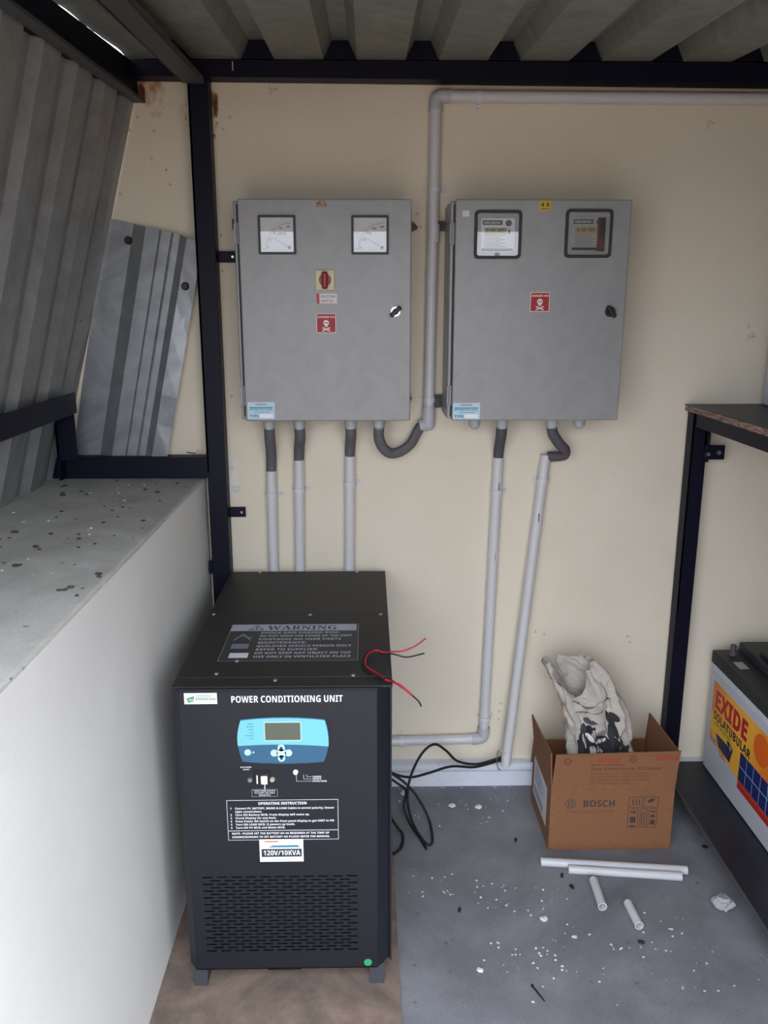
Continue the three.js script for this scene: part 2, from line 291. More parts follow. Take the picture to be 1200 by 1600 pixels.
{ // sheet leaning inwards over the low wall
  const prof = [], step = 0.2; for (let s = 0; s < 1.95; s += step) for (const [d, y] of [[0, 0], [0.05, 0], [0.075, 0.02], [0.13, 0.02], [0.155, 0]]) prof.push([s + d, y]);
  const bot = (s) => V(-0.965, 1.082, -2.5595 + s), top = (s) => { const z = -2.5595 + s, y = 2.175 - 0.045 * (z + 2.5); return V(-0.962 + (y - 1.095) * 0.282, y, z); };
  single('corrugated_sheet', foldedSheet(prof.filter((q) => q[0] < 2.06), bot, top, V(0, 0, 1), V(-0.962, 0.27, 0).normalize(), 0.001, 1), M.sheet, 'tall dull grey ribbed metal sheet leaning inwards over the low wall', 'metal sheet', [-0.962, 1.095, -1.1]);
}
{ // short closing sheet fixed flat to the cream wall
  const o = V(-0.895, 1.125, -2.5525), up = V(0.155, 0.692, 0).normalize(), ac = V(0.692, -0.155, 0).normalize();
  const prof = [[-0.03, 0], [0.0, 0], [0.052, 0], [0.092, 0.016], [0.132, 0.016], [0.135, 0.019], [0.138, 0.016], [0.166, 0.016], [0.17, 0.02], [0.174, 0.016], [0.192, 0.016], [0.215, 0.03], [0.262, 0.03]];
  const L = 0.745, t = thing('closing_sheet', 'short bright ribbed sheet screwed flat to the cream wall behind the ledge', 'metal sheet', [-0.76, 1.1, -2.54]);
  part('sheet', foldedSheet(prof, (s) => o.clone().addScaledVector(ac, s), (s) => o.clone().addScaledVector(ac, s).addScaledVector(up, L + (s > 0.2 ? -0.006 : 0)), ac, V(0, 0, 1), 0.001, 8, (p, s, v) => { if (s > 0.2) p.z += 0.006 * noise.noise(v * 7, s * 9, 2); p.z = Math.max(p.z, -2.556); }), M.sheetBright, t);
  for (const [x, y, z] of [[-0.7, 1.795, -2.551], [-0.535, 1.665, -2.521]]) { const s = part('screw', [rod([x, y, z], [x, y, z + 0.009], 0.0085, 0.0085, 6)], M.black, t, 'black hexagon screw head'); part('washer', [rod([x, y, z - 0.001], [x, y, z + 0.002], 0.012, 0.012, 16)], M.rubber, s); }
}

// ---------- wall cabinets ----------
const dangerTex = canvasTex(128, 128, (g) => {
  g.fillStyle = '#e9dfdc'; g.fillRect(0, 0, 128, 128); g.fillStyle = '#a3262c'; g.fillRect(4, 4, 120, 120);
  g.fillStyle = '#f1e7e2'; g.font = 'bold 20px sans-serif'; g.textAlign = 'center'; g.fillText('DANGER 415', 64, 30, 112);
  g.beginPath(); g.arc(64, 62, 19, 0, 7); g.fill(); g.fillRect(54, 74, 20, 16);
  g.lineWidth = 8; g.strokeStyle = '#f1e7e2'; g.beginPath(); g.moveTo(38, 94); g.lineTo(90, 116); g.moveTo(90, 94); g.lineTo(38, 116); g.stroke();
  g.fillStyle = '#a3262c'; g.beginPath(); g.arc(56, 62, 5, 0, 7); g.arc(72, 62, 5, 0, 7); g.fill(); g.fillRect(60, 80, 2, 9); g.fillRect(66, 80, 2, 9);
});
const nameTex = canvasTex(256, 160, (g) => {
  g.fillStyle = '#bcd8e6'; g.fillRect(0, 0, 256, 160); g.fillStyle = '#b04a4a'; g.font = 'bold 24px sans-serif'; g.textAlign = 'center'; g.fillText('ENERGIAA', 128, 30, 110);
  g.fillStyle = '#3a86ad'; g.fillRect(16, 46, 224, 10); g.font = 'bold 26px sans-serif'; g.fillText('DISTRIBUTION PANEL', 128, 78, 224); g.fillRect(60, 92, 150, 5);
  g.fillStyle = '#2d6f96'; g.font = 'bold 40px sans-serif'; g.fillText('TYPE', 60, 146, 90); g.fillStyle = '#eef3f5'; g.fillRect(112, 112, 128, 36);
});
const warnTex = canvasTex(64, 64, (g) => { g.fillStyle = '#c9ad2a'; g.fillRect(0, 0, 64, 64); g.fillStyle = '#1c1a12'; g.font = 'bold 34px sans-serif'; g.textAlign = 'center'; g.fillText('4 8', 32, 38); g.fillRect(10, 50, 44, 4); });
const oldTex = canvasTex(64, 64, (g) => { g.fillStyle = '#8f8a80'; g.fillRect(0, 0, 64, 64); for (let i = 0; i < 40; i++) { g.fillStyle = ['#c2802e', '#3a3026', '#a9742e', '#9b978f'][i % 4]; g.fillRect(rnd() * 60, rnd() * 60, rr(3, 14), rr(4, 14)); } });
const PANELSIGN = print(dangerTex), NAMEPLATE = print(nameTex), PZ = -2.352;
const dial = (unit, ticks) => canvasTex(192, 192, (g) => {
  g.fillStyle = '#c9ccd2'; g.fillRect(0, 0, 192, 192); g.strokeStyle = '#7d8088'; g.lineWidth = 2; g.beginPath(); g.arc(172, 172, 140, Math.PI, 1.5 * Math.PI); g.stroke();
  for (let i = 0; i <= 20; i++) { const a = Math.PI * (1 + i / 40), r = i % 5 ? 148 : 158; g.beginPath(); g.moveTo(172 + Math.cos(a) * 140, 172 + Math.sin(a) * 140); g.lineTo(172 + Math.cos(a) * r, 172 + Math.sin(a) * r); g.stroke(); }
  g.fillStyle = '#2c2f35'; g.font = 'bold 16px sans-serif'; ticks.forEach((t, i) => { const a = Math.PI * (1 + i / (ticks.length - 1) / 2); g.fillText(t, 160 + Math.cos(a) * 116 - 8, 166 + Math.sin(a) * 116 + 6); });
  g.font = 'bold 22px sans-serif'; g.fillText(unit, 92, 96); g.fillStyle = '#1a1a1a'; g.beginPath(); g.arc(166, 166, 10, 0, 7); g.fill();
});
function analogMeter(door, x0, x1, y0, y1, tex) {
  const fr = roundRect(x0, y0, x1, y1, 0.004); fr.holes.push(roundRect(x0 + 0.006, y0 + 0.006, x1 - 0.006, y1 - 0.006, 0.002, THREE.Path));
  const m = part('panel_meter', extrude(fr, 0.007).translate(0, 0, PZ - 0.0005), M.black, door, 'square panel meter with black rim');
  part('dial', plate(x0 + 0.006, x1 - 0.006, y0 + 0.006, y1 - 0.006, PZ, 0.001), print(tex), m);
  part('pane', span(x0 + 0.006, x1 - 0.006, y0 + 0.006, y1 - 0.006, PZ + 0.0045, PZ + 0.0055), M.glass, m);
  const nx = x1 - 0.018, ny = y0 + 0.018; part('needle', [rod([nx, ny, PZ + 0.0028], [nx - 0.05, ny + 0.028, PZ + 0.0028], 0.0007, 0.0004, 6)], M.black, m);
}
const meterTex = (tone, red) => canvasTex(256, 256, (g) => {
  g.fillStyle = tone; g.fillRect(0, 0, 256, 256);
  g.fillStyle = '#4d5258'; g.fillRect(12, 14, 150, 36); g.beginPath(); g.arc(208, 36, 24, 0, 7); g.fill(); g.fillStyle = '#c8ccd0'; g.font = 'bold 22px sans-serif'; g.fillText('kWh METER', 24, 40, 120);
  g.fillStyle = '#8d8a66'; g.fillRect(28, 70, 170, 44); g.fillStyle = '#2a2a22'; g.font = 'bold 34px monospace'; g.fillText('8 00 401', 40, 104, 140);
  g.fillStyle = '#b36a32'; g.fillRect(26, 122, 160, 7); g.fillStyle = '#5b5f66'; for (let i = 0; i < 7; i++) g.fillRect(28, 142 + i * 14, 120 + (i * 37) % 70, 4);
  g.fillStyle = '#2a2c30'; g.fillRect(208, 84, 14, 34); g.fillRect(8, 226, 240, 20);
  if (red) { g.fillStyle = '#5b2a30'; g.fillRect(196, 0, 60, 256); g.fillStyle = '#24262a'; g.fillRect(214, 0, 42, 150); }
});
function energyMeter(door, x0, x1, y0, y1, tex) {
  const r = roundRect(x0, y0, x1, y1, 0.012); r.holes.push(roundRect(x0 + 0.006, y0 + 0.006, x1 - 0.006, y1 - 0.006, 0.009, THREE.Path));
  const m = part('meter_window', extrude(r, 0.006, 0.001).translate(0, 0, PZ), M.gasketDark, door, 'meter window with black rubber gasket');
  const f = roundRect(x0 + 0.006, y0 + 0.006, x1 - 0.006, y1 - 0.006, 0.009); f.holes.push(roundRect(x0 + 0.017, y0 + 0.016, x1 - 0.017, y1 - 0.02, 0.004, THREE.Path));
  part('window_frame', extrude(f, 0.004).translate(0, 0, PZ), M.panelSide, m);
  part('energy_meter', plate(x0 + 0.017, x1 - 0.017, y0 + 0.016, y1 - 0.02, PZ, 0.001), print(tex, 0.4), m, 'printed face of an electricity meter');
  part('pane', span(x0 + 0.007, x1 - 0.007, y0 + 0.007, y1 - 0.007, PZ + 0.0055, PZ + 0.0065), M.glass, m);
  part('catch', [span((x0 + x1) / 2 - 0.008, (x0 + x1) / 2 + 0.008, y1 - 0.017, y1 - 0.008, PZ + 0.007, PZ + 0.010, 0.001)], M.panelSide, m); part('catch', [span((x0 + x1) / 2 - 0.006, (x0 + x1) / 2 + 0.006, y0 + 0.007, y0 + 0.014, PZ + 0.007, PZ + 0.010, 0.001)], M.panelSide, m);
}
function cabinet(x0, x1, label, doorX0) {
  const t = thing('meter_cabinet', label, 'cabinet', [(x0 + x1) / 2, 1.29, -2.47]);
  part('body', [span(x0, x1 - 0.002, 1.292, 1.884, -2.548, -2.378, 0.003)], M.panelSide, t);
  part('gasket', [span(x0 + 0.008, x1 - 0.008, 1.3, 1.876, -2.378, -2.373)], M.gasketDark, t);
  const d = part('door', [span(doorX0, x1, 1.29, 1.887, -2.373, PZ, 0.004, 3)], M.panel, t);
  for (const y of [1.80, 1.36]) part('hinge', [rod([doorX0 - 0.004, y - 0.028, -2.372], [doorX0 - 0.004, y + 0.028, -2.372], 0.0045, 0.0045, 10), span(x0 - 0.001, doorX0, y - 0.025, y + 0.025, -2.379, -2.376)], M.panelSide, t);
  return [t, d];
}
function keyLock(door, x, y, tilt, bright) {
  const l = part('door_lock', [rod([x, y, PZ], [x, y, PZ + 0.006], 0.0145, 0.0135, 24)], bright ? M.steel : M.black, door, bright ? 'chrome ring lock with black key wing' : 'black door lock');
  const w = span(-0.019, 0.019, -0.006, 0.006, 0, 0.014, 0.004).rotateZ(tilt).translate(x, y, PZ + 0.006); part('wing', [w, rod([x, y, PZ + 0.005], [x, y, PZ + 0.016], 0.0085, 0.0075, 16)], M.black, l);
}
function glands(t, list) {
  for (const [x, y, plug] of list) part(plug ? 'blanking_plug' : 'cable_gland', [rod([x, 1.293, -2.46], [x, 1.280, -2.46], 0.021, 0.021, 6), rod([x, 1.282, -2.46], [x, 1.262, -2.46], 0.0185, 0.0175, 20), ...(plug ? [new THREE.SphereGeometry(0.0165, 14, 8).scale(1, 0.7, 1).translate(x, 1.262, -2.46)] : [rod([x, 1.263, -2.46], [x, 1.252, -2.46], 0.0165, 0.0145, 20)])], M.gland, t);
}
{
  const [t, d] = cabinet(-0.364, 0.119, 'grey metal wall cabinet with two square analog meters and a red rotary switch', -0.349);
  analogMeter(d, -0.295, -0.194, 1.744, 1.845, dial('AMPS', ['0', '10', '20', '30', '40'])); analogMeter(d, -0.044, 0.057, 1.744, 1.845, dial('V', ['0', '100', '300', '400', '500']));
  const sw = part('rotary_switch', [span(-0.143, -0.091, 1.65, 1.704, PZ, PZ + 0.008, 0.003)], S({ color: '#d9cfa9', roughness: 0.5 }), d, 'cream switch plate');
  part('knob', [rod([-0.117, 1.677, PZ + 0.008], [-0.117, 1.677, PZ + 0.016], 0.0165, 0.015, 24), span(-0.125, -0.109, 1.653, 1.699, PZ + 0.012, PZ + 0.028, 0.006, 3)], S({ color: '#8e1522', roughness: 0.4 }), sw, 'dark red turn knob');
  part('switch_label', plate(-0.141, -0.085, 1.615, 1.641, PZ), print(canvasTex(160, 72, (g) => { g.fillStyle = '#dedede'; g.fillRect(0, 0, 160, 72); g.fillStyle = '#b8424a'; g.fillRect(0, 0, 22, 72); g.fillStyle = '#7d6f74'; g.font = 'bold 26px sans-serif'; g.fillText('SELECTOR', 30, 30, 116); g.fillStyle = '#a86a78'; g.fillText('SWITCH', 30, 62, 110); })), d);
  part('danger_sign', plate(-0.143, -0.089, 1.536, 1.588, PZ), PANELSIGN, d, 'red sign with white skull');
  part('nameplate', plate(-0.342, -0.266, 1.296, 1.344, PZ), NAMEPLATE, d, 'pale blue printed plate');
  part('worn_sticker', plate(-0.138, -0.110, 1.866, 1.885, PZ), print(oldTex), d, 'torn orange and brown sticker');
  keyLock(d, 0.076, 1.593, 0.7, true);
  glands(t, [[-0.296], [-0.206], [-0.053], [0.031]]);
  part('mounting_lug', [extrude((() => { const s = new THREE.Shape(); s.moveTo(0.115, 1.855); s.lineTo(0.125, 1.852); s.lineTo(0.147, 1.835); s.lineTo(0.145, 1.826); s.lineTo(0.115, 1.815); s.lineTo(0.115, 1.855); return s; })(), 0.004).translate(0, 0, -2.55)], M.greyPaint, t);
  part('mounting_lug', [span(0.11, 0.133, 1.322, 1.348, -2.551, -2.547, 0.001)], M.panelSide, t); part('mounting_lug', [span(-0.395, -0.36, 1.825, 1.855, -2.551, -2.547, 0.001)], M.greyPaint, t); part('mounting_lug', [span(-0.385, -0.36, 1.322, 1.348, -2.551, -2.547, 0.001)], M.greyPaint, t);
  for (const [x, y] of [[-0.384, 1.84], [0.127, 1.335], [0.134, 1.838]]) part('bolt', [rod([x, y, -2.549], [x, y, -2.541], 0.0065, 0.0065, 6)], M.black, t);
}
{
  const [t, d] = cabinet(0.2265, 0.715, 'grey metal wall cabinet with two rounded electricity meter windows', 0.238);
  energyMeter(d, 0.29, 0.416, 1.734, 1.858, meterTex('#c9cbd2')); energyMeter(d, 0.537, 0.663, 1.737, 1.861, meterTex('#9a9a96', true));
  part('danger_sign', plate(0.449, 0.503, 1.593, 1.645, PZ), PANELSIGN, d, 'red sign with white skull');
  part('nameplate', plate(0.2405, 0.318, 1.294, 1.341, PZ), NAMEPLATE, d, 'pale blue printed plate');
  part('yellow_sticker', plate(0.463, 0.495, 1.858, 1.884, PZ), print(warnTex), d, 'small yellow sticker'); part('white_sticker', plate(0.256, 0.275, 1.842, 1.858, PZ), M.chip, d, 'small white sticker');
  keyLock(d, 0.673, 1.593, -0.9, false);
  glands(t, [[0.317, 0, true], [0.40], [0.55], [0.632, 0, true]]);
  part('mounting_lug', [span(0.2, 0.23, 1.822, 1.85, -2.551, -2.547, 0.001)], M.greyPaint, t); part('mounting_lug', [span(0.2, 0.23, 1.305, 1.345, -2.551, -2.547, 0.001)], M.greyPaint, t);
  for (const [x, y] of [[0.214, 1.838], [0.218, 1.335], [0.222, 1.318]]) part('bolt', [rod([x, y, -2.549], [x, y, -2.541], 0.0065, 0.0065, 6)], M.black, t);
}

// ---------- conduits ----------
const RZ = -2.5395, PR = 0.0165;
function clip(t, x, y, dir = 'v', ear = 0.026) {
  const g = dir === 'v'
    ? [rod([x, y - 0.006, RZ + 0.001], [x, y + 0.006, RZ + 0.001], PR + 0.003, PR + 0.003, 20), span(x - ear, x - PR, y - 0.006, y + 0.006, -2.559, -2.555), span(x + PR, x + ear + 0.006, y - 0.006, y + 0.006, -2.559, -2.553, 0.001), rod([x + ear, y, -2.556], [x + ear, y, -2.549], 0.004, 0.003, 8)]
    : [rod([x - 0.006, y, RZ + 0.001], [x + 0.006, y, RZ + 0.001], PR + 0.003, PR + 0.003, 20), span(x - 0.006, x + 0.006, y + PR, y + ear, -2.559, -2.555), span(x - 0.006, x + 0.006, y - ear - 0.004, y - PR, -2.559, -2.553, 0.001), rod([x, y - ear, -2.556], [x, y - ear, -2.549], 0.004, 0.003, 8)];
  part('saddle_clip', g, M.pvcClip, t);
}
const pipeGeo = (a, b) => [rod(a, b, PR, PR, 20)];
const drops = [[-0.304, 1.11, -0.311, 1.034, 'nearest the steel post'], [-0.217, 1.144, -0.232, 1.05, 'between its two neighbours'], [-0.058, 1.156, -0.073, 1.07, 'standing apart from the other two']];
for (const [x, y, xb, yc, which] of drops) {
  const t = thing('conduit_pipe', 'grey plastic conduit dropping behind the black power cabinet, ' + which, 'pipe', [xb, 0.1, RZ], 'conduits behind the power cabinet');
  part('pipe', pipeGeo([x, y, RZ], [xb, 0.1, RZ]), M.pvc, t); clip(t, x + (xb - x) * (y - yc) / (y - 0.1), yc);
}
{
  const t = thing('conduit_pipe', 'grey plastic conduit rising between the two wall cabinets and turning under the roof beam', 'pipe', [0.19, 1.25, RZ]);
  part('riser', pipeGeo([0.185, 1.27, RZ], [0.194, 2.16, RZ]), M.pvc, t); part('run', pipeGeo([0.215, 2.183, RZ], [1.75, 2.178, RZ]), M.pvc, t);
  part('elbow', [tube([[0.194, 2.145, RZ], [0.194, 2.165, RZ], [0.199, 2.178, RZ], [0.212, 2.183, RZ], [0.235, 2.183, RZ]], PR + 0.003, 24, 16)], M.pvcElbow, t);
  part('elbow', [rod([0.1855, 1.31, RZ], [0.1845, 1.255, RZ], PR + 0.004, PR + 0.004, 20), new THREE.SphereGeometry(PR + 0.004, 16, 12).translate(0.1845, 1.255, RZ), rod([0.185, 1.255, RZ], [0.155, 1.25, -2.535], PR + 0.003, PR + 0.003, 20)], M.pvcElbow, t, 'darker grey elbow');
  part('coupler', [rod([0.192, 1.79, RZ], [0.1925, 1.84, RZ], PR + 0.002, PR + 0.002, 20)], M.pvc, t);
  clip(t, 0.193, 1.935, 'v', 0.03); clip(t, 0.186, 1.329, 'v', 0.03); clip(t, 0.316, 2.182, 'h', 0.024);
}
{
  const t = thing('conduit_pipe', 'grey plastic conduit running down from the right cabinet and turning along the skirting', 'pipe', [0.39, 0.16, RZ]);
  part('drop', pipeGeo([0.405, 1.15, RZ], [0.386, 0.2, RZ]), M.pvc, t); part('run', pipeGeo([0.365, 0.181, RZ], [-0.2, 0.168, RZ]), M.pvc, t);
  part('elbow', [tube([[0.3865, 0.225, RZ], [0.386, 0.2, RZ], [0.381, 0.187, RZ], [0.368, 0.181, RZ], [0.345, 0.1805, RZ]], PR + 0.003, 24, 16)], M.pvcElbow, t);
  clip(t, 0.403, 1.04); clip(t, 0.388, 0.259); clip(t, 0.107, 0.175, 'h');
  for (const [x, y] of [[0.394, 0.83], [0.40, 1.06]]) part('ink_mark', [span(x + 0.006, x + 0.009, y - 0.012, y + 0.012, RZ + PR - 0.003, RZ + PR - 0.0005)], M.black, t);
}
{
  const t = thing('conduit_pipe', 'slanting grey plastic conduit from the right cabinet down to the black cables', 'pipe', [0.459, 0.1, RZ]);
  const f = (y) => 0.459 + (y - 0.114) * 0.09;
  part('pipe', [rod([0.553, 1.158, RZ], [0.458, 0.102, RZ + 0.036], PR, PR, 20, true), rod([0.552, 1.15, RZ], [0.46, 0.12, RZ + 0.035], PR - 0.003, PR - 0.003, 12)], M.pvc, t);
  clip(t, 0.546, 1.076); part('ink_mark', [span(0.534, 0.537, 0.94, 0.975, RZ + PR + 0.003, RZ + PR + 0.007)], M.black, t);
  part('tie_wire', [tube([[0.452, 0.155, -2.49], [0.432, 0.16, -2.5], [0.428, 0.12, -2.50], [0.435, 0.085, -2.51], [0.445, 0.075, -2.515]], 0.0016, 24, 6)], M.steel, t);
}
const flexes = [
  [[[-0.296, 1.258, -2.46], [-0.297, 1.225, -2.475], [-0.3, 1.17, -2.52], [-0.303, 1.13, -2.54], [-0.304, 1.1, RZ]], 'dark corrugated tube joining the left cabinet to the conduit nearest the post', M.flex],
  [[[-0.206, 1.258, -2.46], [-0.206, 1.225, -2.475], [-0.213, 1.19, -2.52], [-0.216, 1.16, -2.54], [-0.217, 1.135, RZ]], 'dark corrugated tube on the second cable gland of the left cabinet', M.flex],
  [[[-0.053, 1.258, -2.46], [-0.053, 1.228, -2.475], [-0.056, 1.2, -2.52], [-0.058, 1.17, -2.54], [-0.058, 1.146, RZ]], 'dark corrugated tube on the third cable gland of the left cabinet', M.flex],
  [[[0.031, 1.258, -2.46], [0.031, 1.225, -2.465], [0.045, 1.19, -2.48], [0.07, 1.171, -2.5], [0.1, 1.176, -2.51], [0.13, 1.198, -2.52], [0.15, 1.232, -2.53], [0.162, 1.25, -2.537]], 'dark corrugated tube looping in a U from the left cabinet to an elbow', M.flex],
  [[[0.4, 1.258, -2.46], [0.401, 1.228, -2.475], [0.404, 1.19, -2.52], [0.405, 1.16, -2.54], [0.405, 1.14, RZ]], 'straight brownish corrugated tube under the right cabinet', M.flexDark],
  [[[0.55, 1.258, -2.46], [0.555, 1.238, -2.465], [0.578, 1.205, -2.48], [0.602, 1.18, -2.495], [0.604, 1.163, -2.51], [0.585, 1.155, -2.53], [0.56, 1.152, -2.54]], 'sharply kinked corrugated tube under the right cabinet', M.flexDark],
];
for (const [pts, label, mat] of flexes) {
  const c = new THREE.CatmullRomCurve3(pts.map((p) => V(...p))), L = c.getLength(), n = Math.round(L / 0.0016), g = new THREE.TubeGeometry(c, n, 0.0155, 12), p = g.attributes.position;
  for (let i = 0; i <= n; i++) { const o = c.getPointAt(i / n), k = 1 + 0.06 * Math.sign(Math.sin(i * Math.PI / 1.5 + 0.4)); for (let j = 0; j <= 12; j++) { const q = i * 13 + j; p.setXYZ(q, o.x + (p.getX(q) - o.x) * k, o.y + (p.getY(q) - o.y) * k, o.z + (p.getZ(q) - o.z) * k); } }
  g.computeVertexNormals(); single('flexible_conduit', g, mat, label, 'flexible tube');
}

// ---------- power cabinet ----------
{
  const X0 = -0.437, X1 = 0.05, Y0 = 0.057, Y1 = 0.79, ZB = -2.51, ZF = -1.675, ch = 0.03;
  const t = thing('power_cabinet', 'black floor standing power conditioning cabinet with pale blue display', 'cabinet', [(X0 + X1) / 2, 0.006, (ZB + ZF) / 2]);
  // case: hollow shell of side, back and bottom sheets
  part('case', [span(X0, X0 + 0.004, Y0, Y1 - 0.003, ZB, ZF - 0.022), span(X1 - 0.004, X1, Y0, Y1 - 0.003, ZB, ZF - 0.022), span(X0, X1, Y0, Y1 - 0.003, ZB, ZB + 0.004), span(X0, X1, Y0, Y0 + 0.004, ZB, ZF - 0.03), span(X0 + 0.01, X1 - 0.01, Y0 + 0.02, Y1 - 0.02, ZF - 0.1, ZF - 0.05)], M.pcu, t);
  const top = part('top_cover', [span(X0 - 0.001, X1 + 0.001, Y1 - 0.004, Y1, ZB - 0.001, -2.127, 0.0015), span(X0 - 0.001, X1 + 0.001, Y1 - 0.004, Y1, -2.126, -1.735, 0.0015), span(X0 - 0.001, X1 + 0.001, Y1 - 0.005, Y1 - 0.0005, -1.734, ZF - 0.012, 0.0015)], M.pcuTop, t, 'matte black top cover');
  for (const [x, z] of [[-0.346, -2.50], [-0.038, -2.50], [-0.425, -2.134], [-0.161, -2.124], [0.031, -2.125], [-0.35, -1.753], [-0.037, -1.74], [-0.212, -1.717], [-0.314, -1.823]]) part('screw', [new THREE.SphereGeometry(0.0055, 12, 6, 0, 6.3, 0, 1.57).scale(1, 0.5, 1).translate(x, Y1, z)], M.steel, top);
  part('warning_label', (() => { const g = plate(-0.361, -0.027, 0, 0.235, 0, 0.0008); return g.rotateX(-Math.PI / 2).translate(0, Y1, -1.82); })(), print(canvasTex(1024, 720, (g) => {
    g.fillStyle = '#2e2f34'; g.fillRect(0, 0, 1024, 720); g.strokeStyle = '#84868c'; g.lineWidth = 4; g.strokeRect(4, 4, 1016, 712);
    g.fillStyle = '#a9adbd'; g.fillRect(4, 4, 1000, 136); g.fillStyle = '#23242c'; g.font = 'bold 118px serif'; g.fillText('WARNING', 290, 116, 560);
    g.beginPath(); g.moveTo(150, 116); g.lineTo(206, 24); g.lineTo(262, 116); g.closePath(); g.lineWidth = 9; g.strokeStyle = '#23242c'; g.stroke(); g.fillRect(200, 56, 12, 34); g.fillRect(200, 96, 12, 12);
    g.font = 'bold 50px sans-serif'; g.fillStyle = '#b9bcc8';
    ['SHOCK AND HAZARD RISK:', 'DO NOT OPEN THE COVER OF THE UNIT', 'CONTAINS NO USER PARTS', 'MAINTENANCE:', 'QUALIFIED SERVICE PERSON ONLY', 'REFER TO SUPPLIER', 'DO NOT KEEP ANY OBJECT ON TOP', 'USE ONLY IN VENTILATED PLACE'].forEach((s, i) => g.fillText(s, 250, 196 + i * 66, 720));
    g.strokeStyle = '#b9bcc8'; g.lineWidth = 6; g.beginPath(); g.moveTo(60, 330); g.lineTo(120, 200); g.lineTo(190, 330); g.moveTo(100, 240); g.lineTo(200, 280); g.stroke(); g.fillStyle = '#73768a'; g.fillRect(60, 400, 130, 90); g.fillStyle = '#d8dade'; g.fillRect(70, 570, 140, 90);
  }), 0.5), top, 'black label headed by a pale warning strip');
  // front: plate with real vent slots, chamfered at both sides and at the foot
  const fx0 = X0 + 0.018, fx1 = X1 - 0.034, s = new THREE.Shape(); s.moveTo(fx0, Y0); s.lineTo(fx1, Y0); s.lineTo(fx1, Y1 - 0.008); s.lineTo(fx0, Y1 - 0.008); s.lineTo(fx0, Y0);
  const rows = 23, cols = 11, vx0 = -0.392, vx1 = -0.022, vy0 = 0.108, vy1 = 0.32, dx = (vx1 - vx0) / cols, dy = (vy1 - vy0) / rows;
  for (let r = 0; r < rows; r++) for (let c = 0; c < cols; c++) {
    const off = r % 2 ? dx * 0.5 : 0, a = vx0 + c * dx + off; if (a + dx * 0.7 > vx1) continue;
    s.holes.push(roundRect(a, vy0 + r * dy, a + dx * 0.74, vy0 + r * dy + dy * 0.42, 0.0018, THREE.Path));
  }
  const front = part('front_panel', [extrude(s, 0.002).translate(0, 0, ZF - 0.002),
    hexa([[fx1, Y0, ZF], [X1, Y0 + 0.01, ZF - ch], [X1 - 0.003, Y0 + 0.01, ZF - ch], [fx1, Y0, ZF - 0.002], [fx1, Y1 - 0.008, ZF], [X1, Y1 - 0.008, ZF - ch], [X1 - 0.003, Y1 - 0.008, ZF - ch], [fx1, Y1 - 0.008, ZF - 0.002]]),
    hexa([[X0, Y0 + 0.01, ZF - 0.02], [fx0, Y0, ZF], [fx0, Y0, ZF - 0.002], [X0 + 0.003, Y0 + 0.01, ZF - 0.02], [X0, Y1 - 0.008, ZF - 0.02], [fx0, Y1 - 0.008, ZF], [fx0, Y1 - 0.008, ZF - 0.002], [X0 + 0.003, Y1 - 0.008, ZF - 0.02]]),
    hexa([[X0, Y1 - 0.008, ZF - 0.02], [fx0, Y1 - 0.008, ZF], [fx0, Y1 - 0.008, ZF - 0.03], [X0, Y1 - 0.008, ZF - 0.03], [X0, Y1 - 0.003, ZF - 0.022], [fx0, Y1 - 0.003, ZF - 0.005], [fx0, Y1 - 0.003, ZF - 0.03], [X0, Y1 - 0.003, ZF - 0.03]]),
    hexa([[fx0, Y1 - 0.008, ZF], [fx1, Y1 - 0.008, ZF], [fx1, Y1 - 0.008, ZF - 0.03], [fx0, Y1 - 0.008, ZF - 0.03], [fx0, Y1 - 0.003, ZF - 0.005], [fx1, Y1 - 0.003, ZF - 0.005], [fx1, Y1 - 0.003, ZF - 0.03], [fx0, Y1 - 0.003, ZF - 0.03]]),
    hexa([[fx1, Y1 - 0.008, ZF], [X1, Y1 - 0.008, ZF - ch], [X1, Y1 - 0.008, ZF - ch - 0.01], [fx1, Y1 - 0.008, ZF - 0.03], [fx1, Y1 - 0.003, ZF - 0.005], [X1, Y1 - 0.003, ZF - ch], [X1, Y1 - 0.003, ZF - ch - 0.01], [fx1, Y1 - 0.003, ZF - 0.03]]),
    span(fx0, fx1, Y0, Y0 + 0.002, ZF - 0.03, ZF)], S({ color: PCU, roughness: 0.5 }), t, 'dark slate front panel with slotted vents');
  const ink = (w, h, draw) => print(canvasTex(w, h, (g) => { g.fillStyle = PCU; g.fillRect(0, 0, w, h); draw(g, w, h); }), 0.5);
  part('title_lettering', plate(-0.308, -0.058, 0.752, 0.779, ZF, 0.0004), ink(1024, 112, (g, w) => { g.fillStyle = '#eef0f4'; g.font = 'bold 92px sans-serif'; g.fillText('POWER CONDITIONING UNIT', 6, 90, w - 12); }), front);
  part('maker_label', plate(-0.408, -0.336, 0.763, 0.789, ZF, 0.0012).translate(0, -0.008, 0), print(canvasTex(288, 128, (g) => { g.fillStyle = '#eef2ee'; g.fillRect(0, 0, 288, 128); g.fillStyle = '#3f9a6c'; g.beginPath(); g.moveTo(20, 60); g.lineTo(90, 34); g.lineTo(80, 100); g.lineTo(34, 112); g.closePath(); g.fill(); g.fillStyle = '#e0ede4'; g.fillRect(40, 70, 40, 6); g.fillRect(44, 86, 36, 6); g.fillStyle = '#2e7f57'; g.font = 'bold 44px sans-serif'; g.fillText('ENERGIAA', 100, 84, 176); g.fillRect(110, 30, 130, 6); g.fillStyle = '#9fb5a8'; g.fillRect(110, 102, 150, 5); })), front, 'white label with green emblem');
